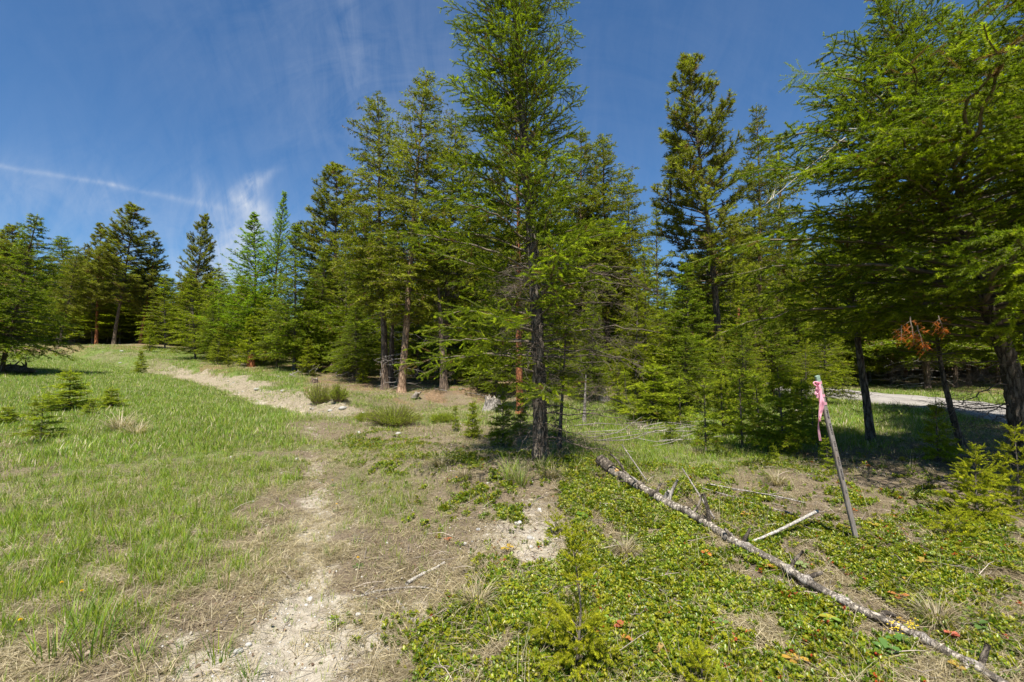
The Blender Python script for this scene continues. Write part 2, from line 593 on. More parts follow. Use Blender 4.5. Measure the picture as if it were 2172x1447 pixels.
def bark_mat(name, dark, light, sc=(18, 18, 4), bump=.6, rough=.9, third=None):
    m, k = newmat(name)
    tc = k.n('ShaderNodeTexCoord').outputs['Object']
    mp = k.n('ShaderNodeMapping', ins={'Vector': tc, 'Scale': sc}).outputs[0]
    wv = k.n('ShaderNodeTexNoise', ins={'Scale': 1.6, 'Detail': 5.0, 'Roughness': .65, 'Vector': mp}).outputs[1]
    mpw = k.n('ShaderNodeVectorMath', operation='ADD', ins={0: mp, 1: k.n('ShaderNodeVectorMath', operation='SCALE', ins={0: wv, 'Scale': 1.6}).outputs[0]}).outputs[0]
    vo = k.n('ShaderNodeTexVoronoi', feature='DISTANCE_TO_EDGE', ins={'Vector': mpw, 'Scale': 1.0}).outputs['Distance']
    wn = k.noise(mp, 1.3, 6, .65)
    fine = k.noise(tc, 90, 4, .6)
    f = k.m('ADD', k.m('MULTIPLY', k.ramp(vo, [(0.0, 0), (0.22, 1)]), .5), k.m('MULTIPLY', wn, .6))
    c = k.ramp(f, [(0.25, dark), (0.85, light)])
    if third:
        n3 = k.noise(tc, 3.0, 4, .6)
        c = k.mix(k.ramp(n3, [(.5, 0), (.62, .75)]), c, third)
    c = k.mix(.5, c, k.ramp(fine, [(.3, .55), (.7, 1.4)]), 'MULTIPLY')
    bp = k.n('ShaderNodeBump', ins={'Strength': bump, 'Distance': .03, 'Height': k.m('ADD', f, k.m('MULTIPLY', fine, .15))})
    p = k.n('ShaderNodeBsdfPrincipled', ins={'Base Color': c, 'Roughness': rough, 'Specular IOR Level': .2, 'Normal': bp.outputs[0]})
    out = k.n('ShaderNodeOutputMaterial')
    k.link(p.outputs[0], out.inputs[0])
    return m


def plain_mat(name, col, rough=.7, spec=.3, var=.25, sc=30, bump=.2):
    m, k = newmat(name)
    tc = k.n('ShaderNodeTexCoord').outputs['Object']
    n = k.noise(tc, sc, 5, .6)
    c = k.mix(1.0, col, k.ramp(n, [(.25, 1 - var), (.75, 1 + var)]), 'MULTIPLY')
    bp = k.n('ShaderNodeBump', ins={'Strength': bump, 'Distance': .01, 'Height': n})
    p = k.n('ShaderNodeBsdfPrincipled', ins={'Base Color': c, 'Roughness': rough, 'Specular IOR Level': spec, 'Normal': bp.outputs[0]})
    out = k.n('ShaderNodeOutputMaterial')
    k.link(p.outputs[0], out.inputs[0])
    return m


def vcol_mat(name, rough=.85, spec=.2, var=.3, sc=25, bump=.3):
    m, k = newmat(name)
    ca = k.n('ShaderNodeVertexColor', layer_name='Col').outputs[0]
    tc = k.n('ShaderNodeTexCoord').outputs['Object']
    n = k.noise(tc, sc, 5, .65)
    c = k.mix(1.0, ca, k.ramp(n, [(.25, 1 - var), (.75, 1 + var)]), 'MULTIPLY')
    bp = k.n('ShaderNodeBump', ins={'Strength': bump, 'Distance': .01, 'Height': n})
    p = k.n('ShaderNodeBsdfPrincipled', ins={'Base Color': c, 'Roughness': rough, 'Specular IOR Level': spec, 'Normal': bp.outputs[0]})
    out = k.n('ShaderNodeOutputMaterial')
    k.link(p.outputs[0], out.inputs[0])
    return m


M_NEEDLE = foliage_mat('needles', .55, .42, .18, .32, (1.15, 1.4, .3))
M_LEAF = foliage_mat('leaves', .38, .32, .4, .35)
M_GRASS = foliage_mat('grass_blades', .5, .35, .3, .4)
M_TWIG = vcol_mat('twig_wood')
M_BARK_FIR = bark_mat('fir_bark', (.032, .024, .018), (.20, .165, .125), (16, 16, 3.5), .9)
M_BARK_MID = bark_mat('rough_bark', (.05, .035, .026), (.22, .16, .11), (9, 9, 2.5), .8)
M_BARK_RED = bark_mat('orange_bark', (.10, .03, .012), (.46, .18, .075), (9, 9, 3.2), .7)
M_BARK_TAN = bark_mat('tan_bark', (.11, .06, .035), (.40, .27, .17), (12, 12, 4), .7)
M_BARK_SMOOTH = bark_mat('smooth_grey_bark', (.07, .055, .042), (.20, .17, .135), (10, 10, 8), .35)
M_DEADWOOD = bark_mat('weathered_wood', (.13, .105, .08), (.52, .45, .36), (26, 26, 5), .9, third=(.13, .11, .09))
M_GREYWOOD = bark_mat('grey_deadwood', (.12, .10, .085), (.42, .375, .32), (40, 40, 6), .5)
M_ROCK = plain_mat('pale_stone', (.34, .325, .29), .85, .3, .3, 20, .5)

# ---------------------------------------------------------------- ground
def ground_mat():
    m, k = newmat('ground_soil')
    pos = k.n('ShaderNodeNewGeometry').outputs['Position']
    A = {a: k.n('ShaderNodeAttribute', attribute_name=a).outputs['Fac'] for a in ('sand', 'bank', 'green', 'mat', 'duff')}
    n_s = k.noise(pos, 2.2, 6, .62)
    n_m = k.noise(pos, 14, 6, .65)
    n_f = k.noise(pos, 75, 5, .65)
    n_xf = k.noise(pos, 260, 3, .6)
    mp = k.n('ShaderNodeMapping', ins={'Vector': pos, 'Scale': (130, 26, 30), 'Rotation': (0, 0, .5)}).outputs[0]
    fib = k.noise(mp, 1.0, 4, .6, 1.5)
    mp2 = k.n('ShaderNodeMapping', ins={'Vector': pos, 'Scale': (24, 120, 30), 'Rotation': (0, 0, -.3)}).outputs[0]
    fib2 = k.noise(mp2, 1.0, 4, .6, 1.5)
    litter = k.ramp(k.m('ADD', k.m('MULTIPLY', fib, .5), k.m('MULTIPLY', fib2, .5)),
                    [(.33, (.050, .037, .024)), (.46, (.150, .115, .075)), (.58, (.275, .225, .140)), (.72, (.40, .335, .215))])
    litter = k.mix(k.ramp(n_s, [(.4, 0), (.66, .6)]), litter, (.16, .115, .085))
    sandc = k.ramp(n_m, [(.25, (.30, .25, .185)), (.55, (.45, .395, .305)), (.8, (.55, .49, .39))])
    sandc = k.mix(.45, sandc, k.ramp(n_f, [(.3, .6), (.7, 1.35)]), 'MULTIPLY')
    sandc = k.mix(k.ramp(n_xf, [(.60, 0), (.68, .6)]), sandc, (.17, .13, .10))
    bankc = k.ramp(k.m('ADD', k.m('MULTIPLY', n_m, .6), k.m('MULTIPLY', n_f, .4)), [(.3, (.10, .085, .05)), (.5, (.27, .225, .155)), (.75, (.42, .36, .265))])
    greenc = k.ramp(k.m('ADD', k.m('MULTIPLY', fib, .6), k.m('MULTIPLY', n_m, .4)), [(.35, (.04, .07, .012)), (.5, (.10, .17, .02)), (.65, (.24, .26, .075))])
    matc = k.ramp(n_m, [(.3, (.045, .034, .024)), (.6, (.11, .085, .06)), (.75, (.08, .10, .02))])
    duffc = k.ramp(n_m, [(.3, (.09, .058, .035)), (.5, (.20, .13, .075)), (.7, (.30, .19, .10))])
    def fac(a, w=.9, lo=.35, hi=.65):
        return k.ramp(k.m('ADD', A[a], k.m('MULTIPLY', k.m('SUBTRACT', k.m('ADD', k.m('MULTIPLY', n_m, .6), k.m('MULTIPLY', n_f, .4)), .5), w)), [(lo, 0), (hi, 1)])
    c = litter
    c = k.mix(k.m('MULTIPLY', fac('green', 1.3, .3, .9), .8), c, greenc)
    c = k.mix(fac('mat', .8), c, matc)
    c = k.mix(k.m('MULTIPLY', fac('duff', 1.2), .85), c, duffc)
    c = k.mix(fac('bank', 1.2), c, bankc)
    c = k.mix(fac('sand', 1.5, .3, .7), c, sandc)
    h = k.m('ADD', k.m('ADD', k.m('MULTIPLY', n_m, 1.0), k.m('MULTIPLY', n_f, .45)), k.m('ADD', k.m('MULTIPLY', fib, .35), k.m('MULTIPLY', n_xf, .1)))
    bp = k.n('ShaderNodeBump', ins={'Strength': .9, 'Distance': .035, 'Height': h})
    p = k.n('ShaderNodeBsdfPrincipled', ins={'Base Color': c, 'Roughness': .95, 'Specular IOR Level': .1, 'Normal': bp.outputs[0]})
    out = k.n('ShaderNodeOutputMaterial')
    k.link(p.outputs[0], out.inputs[0])
    return m


def build_ground():
    rings = np.concatenate(([0], np.exp(np.linspace(math.log(.35), math.log(60), 430)), np.exp(np.linspace(math.log(66), math.log(900), 24))))
    a = np.concatenate((np.linspace(-PI, -1.15, 60, endpoint=False), np.linspace(-1.15, 1.15, 430, endpoint=False), np.linspace(1.15, PI, 60, endpoint=False)))
    rr, aa = np.meshgrid(rings, a, indexing='ij')
    x, y = rr * np.sin(aa), rr * np.cos(aa)
    X, Y = x.ravel(), y.ravel()
    Z = H(X, Y)
    V = np.stack((X, Y, Z), 1)
    n, m_ = rr.shape
    i, j = np.meshgrid(np.arange(n - 1), np.arange(m_), indexing='ij')
    p = i * m_ + j
    q = i * m_ + (j + 1) % m_
    Fc = np.concatenate((np.stack((p, p + m_, q + m_), -1).reshape(-1, 3), np.stack((p, q + m_, q), -1).reshape(-1, 3)))
    Fc = Fc[:, ::-1]
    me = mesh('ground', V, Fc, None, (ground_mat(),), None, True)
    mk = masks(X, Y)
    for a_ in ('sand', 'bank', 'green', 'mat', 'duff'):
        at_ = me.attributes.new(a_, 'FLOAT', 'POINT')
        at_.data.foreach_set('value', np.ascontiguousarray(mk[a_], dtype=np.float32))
    # make sure faces look up
    nz = me.polygons[5000].normal.z
    if nz < 0:
        me.flip_normals()
    tag(ob('ground', me), 'uneven meadow and forest ground of litter, sandy soil and duff', kind='structure')


build_ground()


def build_road():
    def res(pl, n):
        pl = np.array(pl, float)
        d = np.concatenate(([0], np.cumsum(np.hypot(*np.diff(pl, axis=0).T))))
        t = np.linspace(0, d[-1], n)
        out = np.stack((np.interp(t, d, pl[:, 0]), np.interp(t, d, pl[:, 1])), 1)
        for _ in range(12):
            out[1:-1] = (out[:-2] + 2 * out[1:-1] + out[2:]) / 4
        return out
    n, w = 180, 26
    a, b = res(ROADN, n), res(ROADF, n)
    wob = (fbm(a[:, 0], a[:, 1], 1.5, 3, 77) - .5) * .5
    wob2 = (fbm(b[:, 0], b[:, 1], 1.5, 3, 79) - .5) * .5
    t = np.linspace(0, 1, w)
    L = a[:, None] * (1 - t)[None, :, None] + b[:, None] * t[None, :, None]
    dirn = (b - a) / np.linalg.norm(b - a, axis=1)[:, None]
    L = L + dirn[:, None] * (wob[:, None] * (1 - t)[None] + wob2[:, None] * t[None])[..., None]
    X, Y = L[..., 0].ravel(), L[..., 1].ravel()
    tt = np.tile(t, n)
    Z = H(X, Y) + .05 * np.sin(tt * PI) ** .5 + .004 - .06 * ((tt == 0) | (tt == 1))
    Z = Z - .03 * (np.exp(-((tt - .27) / .07) ** 2) + np.exp(-((tt - .72) / .07) ** 2)) + .035
    i, j = np.meshgrid(np.arange(n - 1), np.arange(w - 1), indexing='ij')
    p = i * w + j
    Fc = np.concatenate((np.stack((p, p + 1, p + w + 1), -1).reshape(-1, 3), np.stack((p, p + w + 1, p + w), -1).reshape(-1, 3)))
    m, k = newmat('road_gravel')
    pos = k.n('ShaderNodeNewGeometry').outputs['Position']
    trk = k.n('ShaderNodeAttribute', attribute_name='track').outputs['Fac']
    n1 = k.noise(pos, 3, 5, .6)
    n2 = k.noise(pos, 60, 4, .6)
    c = k.ramp(k.m('ADD', k.m('MULTIPLY', n1, .5), k.m('MULTIPLY', n2, .5)), [(.3, (.16, .145, .13)), (.55, (.27, .247, .22)), (.75, (.38, .35, .32))])
    c = k.mix(k.m('MULTIPLY', trk, .5), c, (.36, .33, .29))
    bp = k.n('ShaderNodeBump', ins={'Strength': .6, 'Distance': .02, 'Height': n2})
    pr = k.n('ShaderNodeBsdfPrincipled', ins={'Base Color': c, 'Roughness': .95, 'Specular IOR Level': .1, 'Normal': bp.outputs[0]})
    out = k.n('ShaderNodeOutputMaterial')
    k.link(pr.outputs[0], out.inputs[0])
    me = mesh('gravel_road', np.stack((X, Y, Z), 1), Fc, None, (m,), None, True)
    at_ = me.attributes.new('track', 'FLOAT', 'POINT')
    at_.data.foreach_set('value', (np.exp(-((tt - .27) / .09) ** 2) + np.exp(-((tt - .72) / .09) ** 2)).astype(np.float32))
    if me.polygons[50].normal.z < 0:
        me.flip_normals()
    tag(ob('gravel_road', me), 'pale gravel road running past the woods behind the leaning fir', kind='structure')


build_road()

# ---------------------------------------------------------------- conifer geometry
def unit(v):
    return v / (np.linalg.norm(v, axis=-1, keepdims=True) + 1e-9)


class Seg:
    """needle bearing shoots: start, direction, length, kind (0 old .. 1 new growth)"""
    def __init__(s):
        s.p, s.d, s.l, s.k = [], [], [], []

    def add(s, p, d, l, k):
        s.p.append(p)
        s.d.append(d)
        s.l.append(l)
        s.k.append(k)

    def arrays(s):
        return np.array(s.p), np.array(s.d), np.array(s.l), np.array(s.k)


def grow_branch(rng, L, step=.07, lat=.42, sub=True, droop=.25, rise=.15, bare=.12, flat_=.16, submin=.04, new=.3, curve=.1, subgap=.2, sublen=.42, hang=0.0):
    """skeleton of one conifer branch along +X. returns segments and list of wood polylines"""
    n = max(5, int(L / step))
    t = np.linspace(0, 1, n + 1)
    wig = np.cumsum(rng.randn(n + 1) * .012) * L
    P = np.stack((L * t * (1 - .06 * t), wig + curve * L * t * t * (rng.rand() - .5), rise * L * t - droop * L * t ** 2 + np.cumsum(rng.randn(n + 1) * .006) * L), 1)
    S = Seg()
    wood = [(P, L)]
    for i in range(n):
        ti = t[i]
        d = unit(P[i + 1] - P[i])
        sl = np.linalg.norm(P[i + 1] - P[i])
        if ti > bare * 1.3 + .1:
            S.add(P[i], d, sl * 1.1, 1.0 if ti > .86 else ti * new * rng.rand())
        if ti < bare:
            continue
        for side in (-1, 1):
            if rng.rand() < .12:
                continue
            ang = math.radians(rng.uniform(42, 66)) * side
            ll = L * lat * (1 - ti) ** .75 * rng.uniform(.65, 1.1) * min(1, (ti - bare) / .18 + .45) + .05
            dd = np.array((d[0] * math.cos(ang) - d[1] * math.sin(ang), d[0] * math.sin(ang) + d[1] * math.cos(ang), d[2] + rng.randn() * flat_))
            dd = unit(dd)
            p = P[i] + d * sl * rng.rand()
            m = max(1, int(ll / step))
            q = [p]
            cur = dd.copy()
            for j in range(m):
                fr = j / m
                cur = unit(cur + np.array((.10 * d[0], .10 * d[1], -.05 * droop * 2 - hang)) + rng.randn(3) * .05)
                a = q[-1]
                b = a + cur * (ll / m)
                S.add(a, cur, ll / m * 1.1, 1.0 if fr > .75 and rng.rand() < .75 else new * rng.rand() * fr)
                if sub and (m - j) * step > .06:
                    for s2 in (-1, 1):
                        if rng.rand() < subgap:
                            continue
                        an2 = math.radians(rng.uniform(38, 62)) * s2
                        l2 = max(submin, (ll * (1 - fr)) * sublen * rng.uniform(.6, 1.1))
                        d2 = unit(np.array((cur[0] * math.cos(an2) - cur[1] * math.sin(an2), cur[0] * math.sin(an2) + cur[1] * math.cos(an2), cur[2] + rng.randn() * flat_ * 1.3)))
                        S.add(a + cur * (ll / m) * rng.rand(), d2, l2, .95 if rng.rand() < .5 else new * rng.rand())
                q.append(b)
            if len(q) > 1:
                wood.append((np.array(q), ll))
    return S, wood


FIR_OLD = np.array((.135, .175, .010))
FIR_NEW = np.array((.350, .385, .020))


def needles(b, P, D, Ln, K, rng, per_m, nlen, nwid, old=FIR_OLD, new=FIR_NEW, m=0, spread=(40, 75), flatten=.55, jit=.3, tone=None, brown=.05):
    cnt = np.maximum(2, (Ln * per_m * rng.uniform(.8, 1.2, len(Ln))).astype(int))
    idx = np.repeat(np.arange(len(P)), cnt)
    N = len(idx)
    p, d, l, kk = P[idx], D[idx], Ln[idx], K[idx]
    s = rng.rand(N)
    ref = np.tile(np.array((0, 0, 1.0)), (N, 1)) + rng.randn(N, 3) * .05
    side = unit(np.cross(d, ref))
    up = np.cross(side, d)
    ph = rng.rand(N) * 2 * PI
    th = np.radians(rng.uniform(spread[0], spread[1], N))
    rad = unit(np.cos(ph)[:, None] * side + (np.sin(ph) * flatten)[:, None] * up)
    nd = np.cos(th)[:, None] * d + np.sin(th)[:, None] * rad
    nl = nlen * rng.uniform(.7, 1.15, N) * (1 - .35 * s)
    base = p + d * (l * s)[:, None]
    w = unit(np.cross(nd, rad + rng.randn(N, 3) * .6)) * (nwid * .5)
    V = np.stack((base - w, base + w, base + nd * nl[:, None]), 1).reshape(-1, 3)
    Fc = np.arange(N * 3).reshape(-1, 3)
    br = rng.uniform(1 - jit, 1 + jit, len(P))[idx]
    c = (old[None] * (1 - kk[:, None]) + new[None] * kk[:, None]) * (br * rng.uniform(.8, 1.2, N))[:, None]
    if tone is not None:
        c = c * tone[idx][:, None]
    isb = ((rng.rand(len(P)) < brown) & (K < .5))[idx]
    c[isb] = np.array((.20, .125, .05)) * rng.uniform(.7, 1.2, isb.sum())[:, None]
    b.add(V, Fc, np.repeat(c, 3, 0), m)


WOODC = np.array((.17, .135, .10))


def branch_wood(b, wood, r0, m=1, minl=.1, sides=4, col=WOODC, lmain=None):
    L0 = wood[0][1]
    for i, (P, l) in enumerate(wood):
        if i and l < minl:
            continue
        r = r0 * (1 - .85 * np.linspace(0, 1, len(P))) if i == 0 else max(.0012, r0 * .35 * l / L0 * 2) * (1 - .8 * np.linspace(0, 1, len(P)))
        Q = P if i == 0 else P[::2] if len(P) > 4 else P
        rr = r if i == 0 else (r[::2] if len(P) > 4 else r)
        b.tube(Q, rr, col, m, sides if i == 0 else 3, cap=False)


def fir_branch_mesh(seed, L, per_m=520, nlen=.027, nwid=.0034, step=.07, r0=None, old=FIR_OLD, new=FIR_NEW, spread=(40, 75), **kw):
    rng = np.random.RandomState(seed)
    S, wood = grow_branch(rng, L, step=step, **kw)
    b = B()
    P, D, Ln, K = S.arrays()
    needles(b, P, D, Ln, K, rng, per_m, nlen, nwid, old, new, spread=spread, flatten=.8)
    branch_wood(b, wood, r0 or (.006 + .007 * L))
    return b.mesh('fir_branch', (M_NEEDLE, M_TWIG))


def dead_branch_mesh(seed, L, r0=.011, col=(.135, .105, .08), fine=True):
    rng = np.random.RandomState(seed)
    S, wood = grow_branch(rng, L, step=.09, lat=.5, sub=False, droop=.28, rise=.1, bare=.15, flat_=.35)
    b = B()
    col = np.array(col)
    for i, (P, l) in enumerate(wood):
        if i and rng.rand() < .35:
            continue
        Q = P + np.cumsum(rng.randn(*P.shape) * np.array((.006, .02, .02)), 0)
        r = (r0 if i == 0 else r0 * .3) * (1 - .85 * np.linspace(0, 1, len(P)))
        b.tube(Q, np.maximum(r, .0012), col * rng.uniform(.7, 1.25), 0, 5 if i == 0 else 3, cap=False)
        if i and fine:
            for _ in range(4 + int(l * 12)):
                j = rng.randint(len(Q))
                e = unit(rng.randn(3) * np.array((1, 1, .5)) + unit(Q[-1] - Q[0])) * rng.uniform(.05, .16)
                b.tube(np.array((Q[j], Q[j] + e * .5 + rng.randn(3) * .01, Q[j] + e)), (.0016, .0013, .0008), col * rng.uniform(.7, 1.2), 0, 3, cap=False)
    return b.mesh('dead_branch', (M_TWIG,))


def trunk_mesh(pts, r0, r1, mat, sides=16, seed=0, rough=.12, flare=.5, ring=.12):
    """trunk along polyline pts in local space"""
    pts = np.array(pts, float)
    d = np.concatenate(([0], np.cumsum(np.linalg.norm(np.diff(pts, axis=0), axis=1))))
    n = max(6, int(d[-1] / ring))
    t = np.linspace(0, d[-1], n)
    P = np.stack([np.interp(t, d, pts[:, k]) for k in range(3)], 1)
    for _ in range(max(2, n // 12)):
        P[1:-1] = (P[:-2] + P[1:-1] * 2 + P[2:]) / 4
    f = t / d[-1]
    r = r0 + (r1 - r0) * f ** .9
    r = r * (1 + flare * np.exp(-t / .18))
    b = B()
    b.tube(P, r, (1, 1, 1), 0, sides, True, rough, seed)
    me = b.mesh('trunk', (mat,), True)
    return me, P, t


def trunk_at(P, t, h):
    return np.array([np.interp(h, t, P[:, k]) for k in range(3)])


def orient(az, el, roll=0.0):
    """rotation taking local +X to direction azimuth az (from +X ccw), elevation el"""
    return (Matrix.Rotation(az, 3, 'Z') @ Matrix.Rotation(-el, 3, 'Y') @ Matrix.Rotation(roll, 3, 'X')).to_euler()


# ================================================================ THE BIG FIRS (branch by branch)
BR_M = [fir_branch_mesh(100 + i, 1.25, per_m=1150, nlen=.025, nwid=.0042, step=.10, droop=.02 + .06 * i, rise=.14, lat=.40 + .02 * i, flat_=.24, sublen=.5, submin=.07, hang=.0, subgap=.3, spread=(32, 62)) for i in range(6)]
BR_S = [fir_branch_mesh(140 + i, .7, per_m=1150, nlen=.024, nwid=.0042, droop=.0, rise=.1, lat=.42, bare=.08, step=.075, flat_=.25, sublen=.5, submin=.05, subgap=.3, spread=(32, 62)) for i in range(4)]
BR_L = [fir_branch_mesh(180 + i, 2.3, per_m=1000, nlen=.027, nwid=.0046, step=.125, droop=.12 + .05 * i, rise=.12, lat=.33, bare=.14, r0=.02, flat_=.24, sublen=.48, submin=.09, hang=.04, subgap=.3, spread=(32, 62)) for i in range(5)]
DEAD = [dead_branch_mesh(220 + i, 1.3) for i in range(5)]


def fir_by_branches(root, P, t, rings, live, dead=None, seed=1):
    """rings: list of (height, reach function az->length, elevation)"""
    rng = np.random.RandomState(seed)
    for h, reach, el, n, pool in rings:
        a0 = rng.rand() * 2 * PI
        for i in range(n):
            az = a0 + i * 2 * PI / n + rng.uniform(-.35, .35)
            L = reach(az) * rng.choice([rng.uniform(.45, .8), rng.uniform(.8, 1.22)], p=[.35, .65])
            hh = h + rng.uniform(-.08, .08)
            if pool == 'dead':
                me, L0 = DEAD[rng.randint(5)], 1.3
                nm = 'dead_branch'
            elif L > 1.7:
                me, L0 = BR_L[rng.randint(5)], 2.3
                nm = 'branch'
            elif L > .8:
                me, L0 = BR_M[rng.randint(6)], 1.25
                nm = 'branch'
            else:
                me, L0 = BR_S[rng.randint(4)], .7
                nm = 'branch'
            s = L / L0
            ob(nm, me, root, trunk_at(P, t, hh), orient(az, el + rng.uniform(-.12, .12), rng.uniform(-.25, .25)), s)


def local(pts, base):
    return [tuple(np.array(p) - base) for p in pts]


def smooth_line(P, n):
    P = np.asarray(P, float)
    d = np.concatenate(([0], np.cumsum(np.linalg.norm(np.diff(P, axis=0), axis=1))))
    t = np.linspace(0, d[-1], n)
    Q = np.stack([np.interp(t, d, P[:, k]) for k in range(3)], 1)
    for _ in range(max(3, n // 15)):
        Q[1:-1] = (Q[:-2] + 2 * Q[1:-1] + Q[2:]) / 4
    return Q, t / d[-1]


def main_fir():
    Y = 6.05
    base = at(1147, 1003, Y)
    base[2] = Hp(base[0], base[1]) - .05
    pts = [base, at(1146, 900, Y), at(1140, 700, Y), at(1128, 500, Y), at(1108, 250, Y), at(1092, 0, Y), at(1080, -250, Y), at(1076, -420, Y)]
    root = empty('fir_tree', base)
    tag(root, 'tall fir standing alone before the woods with dead lower limbs', 'fir tree')
    me, P, t = trunk_mesh(local(pts, base), .10, .013, M_BARK_FIR, 20, 5, .22, .45, .05)
    ob('trunk', me, root)
    rings = []
    for h in np.arange(.3, 2.6, .12):
        rings.append((h, lambda az, h=h: .55 + .5 * max(0, math.cos(az)) + .2 * h, .05, 4, 'dead'))
    rng = np.random.RandomState(3)
    for h in np.arange(1.12, 1.5, .13):
        rings.append((h, lambda az: 1.75 if math.cos(az) < .1 else 1.2, .04, 2, 'live'))
    # live crown: wide low, narrowing slowly
    for h in np.arange(1.38, 8.8, .20):
        f = (h - 1.5) / 7.4
        def reach(az, f=f, h=h):
            r = np.interp(h, [1.0, 1.4, 2.1, 2.8, 3.6, 4.6, 5.6, 7, 8.2, 9], [1.2, 1.6, 1.75, 1.6, 1.30, 1.02, .9, .8, .5, .2])
            r *= 1 + .22 * math.cos(az - PI) * (1 - f)
            if h < 1.9 and math.cos(az) > -.3:
                r *= .3 if h < 1.5 else .75
            return r
        el = np.interp(h, [1.5, 2.5, 4, 6, 9], [.08, .22, .38, .5, .75])
        rings.append((h, reach, el, 4 if h < 2.6 else 5 if h < 4.2 else 7, 'live'))
    fir_by_branches(root, P, t, rings, None, seed=11)
    return root


main_fir()


def right_fir():
    Y = 6.3
    base = at(2185, 985, Y)
    base[2] = Hp(base[0], base[1]) - .05
    pts = [base, at(2168, 930, Y), at(2140, 760, Y), at(2100, 665, Y), at(2055, 560, Y), at(2008, 440, Y), at(1985, 370, Y), at(1935, 190, Y), at(1880, 20, Y), at(1850, -80, Y)]
    root = empty('fir_tree', base)
    tag(root, 'big fir leaning left over the pink ribboned stake, with long sweeping branches', 'fir tree')
    me, P, t = trunk_mesh(local(pts, base), .125, .012, M_BARK_FIR, 20, 6, .2, .3, .06)
    ob('trunk', me, root)
    T = t[-1]
    rings = []
    for h in np.arange(.5, 1.6, .2):
        rings.append((h, lambda az: 1.3, .0, 4, 'dead'))
    for h in np.arange(1.85, T - .1, .155):
        def reach(az, h=h):
            r = np.interp(h, [1.5, 2.2, 3.2, 4.2, 5.2, 6.0, 6.6], [2.2, 2.9, 2.8, 2.3, 1.5, .8, .25])
            return r * (1.0 + .18 * math.cos(az - PI) + .24 * math.cos(az + PI / 2))
        el = np.interp(h, [1.5, 2.5, 4, 6], [.05, .12, .2, .4])
        rings.append((h, reach, el, 7, 'live'))
    fir_by_branches(root, P, t, rings, None, seed=21)
    # orange dead sprays hanging from a low branch
    for px, py, sc, yy, rz in ((1930, 672, .30, 4.7, 0), (1945, 690, .30, 4.72, .5), (1912, 690, .2, 4.7, -.6), (1990, 670, .22, 4.75, .9)):
        o = ob('orange_spray', ORANGE, root)
        p = at(px, py, yy) - base
        o.location = p
        o.rotation_euler = orient(math.radians(250) + rz, -1.35, rz)
        o.scale = (sc / .3 * 1.0,) * 3
        o['label'] = 'orange dead needles hanging'
    # pale lichen covered limb reaching left
    b = B()
    Pp = np.array([at(1625, 432, 5.2), at(1690, 385, 5.3), at(1735, 338, 5.5), at(1800, 275, 5.8), at(1835, 240, 5.95), at(1920, 215, 6.25)]) - base
    Pp = smooth_line(Pp, 5)[0]
    b.tube(Pp, (.003, .006, .009, .012, .016), (.30, .27, .22), 0, 6)
    rng = np.random.RandomState(4)
    for i in range(26):
        k = rng.rand() * 3.5
        j = int(k)
        p = Pp[j] * (1 - k + j) + Pp[j + 1] * (k - j)
        e = unit(rng.randn(3) * np.array((1, .6, .6)) + np.array((-.3, 0, -.7))) * rng.uniform(.08, .3)
        b.tube(np.array((p, p + e * .5 + rng.randn(3) * .02, p + e)), (.004, .003, .0015), (.48, .45, .36), 0, 3)
    S = Seg()
    for i in range(90):
        k = rng.rand() * 3.6
        j = min(int(k), 3)
        p = Pp[j] * (1 - k + j) + Pp[j + 1] * (k - j) + rng.randn(3) * .07
        S.add(p, unit(rng.randn(3) + np.array((-.5, 0, -.5))), .1, rng.rand())
    a = S.arrays()
    needles(b, *a, rng, 300, .022, .004, np.array((.30, .30, .12)), np.array((.40, .40, .17)), 1)
    ob('lichened_branch', b.mesh('lichened_branch', (M_TWIG, M_NEEDLE)), root)['label'] = 'pale bare limb hung with lichen'
    # the arched upper limb
    b = B()
    Pp = np.array([at(1925, 205, 6.3), at(1880, 195, 6.0), at(1855, 215, 5.8), at(1810, 160, 5.6), at(1760, 155, 5.5), at(1685, 158, 5.4)]) - base
    b.tube(Pp, (.018, .014, .011, .009, .006, .002), (.25, .22, .18), 0, 6)
    S = Seg()
    for i in range(70):
        k = 2.6 + rng.rand() * 2.35
        j = int(k)
        p = Pp[j] * (1 - k + j) + Pp[min(j + 1, 5)] * (k - j)
        dd = unit(np.array((-.6, rng.randn() * .6, -.75 if rng.rand() < .8 else .3)))
        for q in range(3):
            S.add(p + dd * q * .08, unit(dd + rng.randn(3) * .15), .09, .2 + .5 * rng.rand())
    a = S.arrays()
    needles(b, *a, rng, 420, .027, .0038, FIR_OLD, FIR_NEW, 1)
    ob('branch', b.mesh('arched_branch', (M_TWIG, M_NEEDLE)), root)
    return root


ORANGE = fir_branch_mesh(301, .3, per_m=420, nlen=.02, nwid=.0035, step=.04, old=np.array((.50, .13, .02)), new=np.array((.62, .20, .04)), bare=.05)
right_fir()

# ================================================================ WOODS : prototypes (trunk + crown)
OLIVE_OLD = np.array((.170, .180, .014))
OLIVE_NEW = np.array((.345, .335, .030))
BRIGHT_OLD = np.array((.200, .230, .009))
BRIGHT_NEW = np.array((.420, .430, .018))
PINE_OLD = np.array((.200, .200, .024))
PINE_NEW = np.array((.400, .375, .075))
LARCH_OLD = np.array((.20, .285, .015))
LARCH_NEW = np.array((.31, .40, .02))


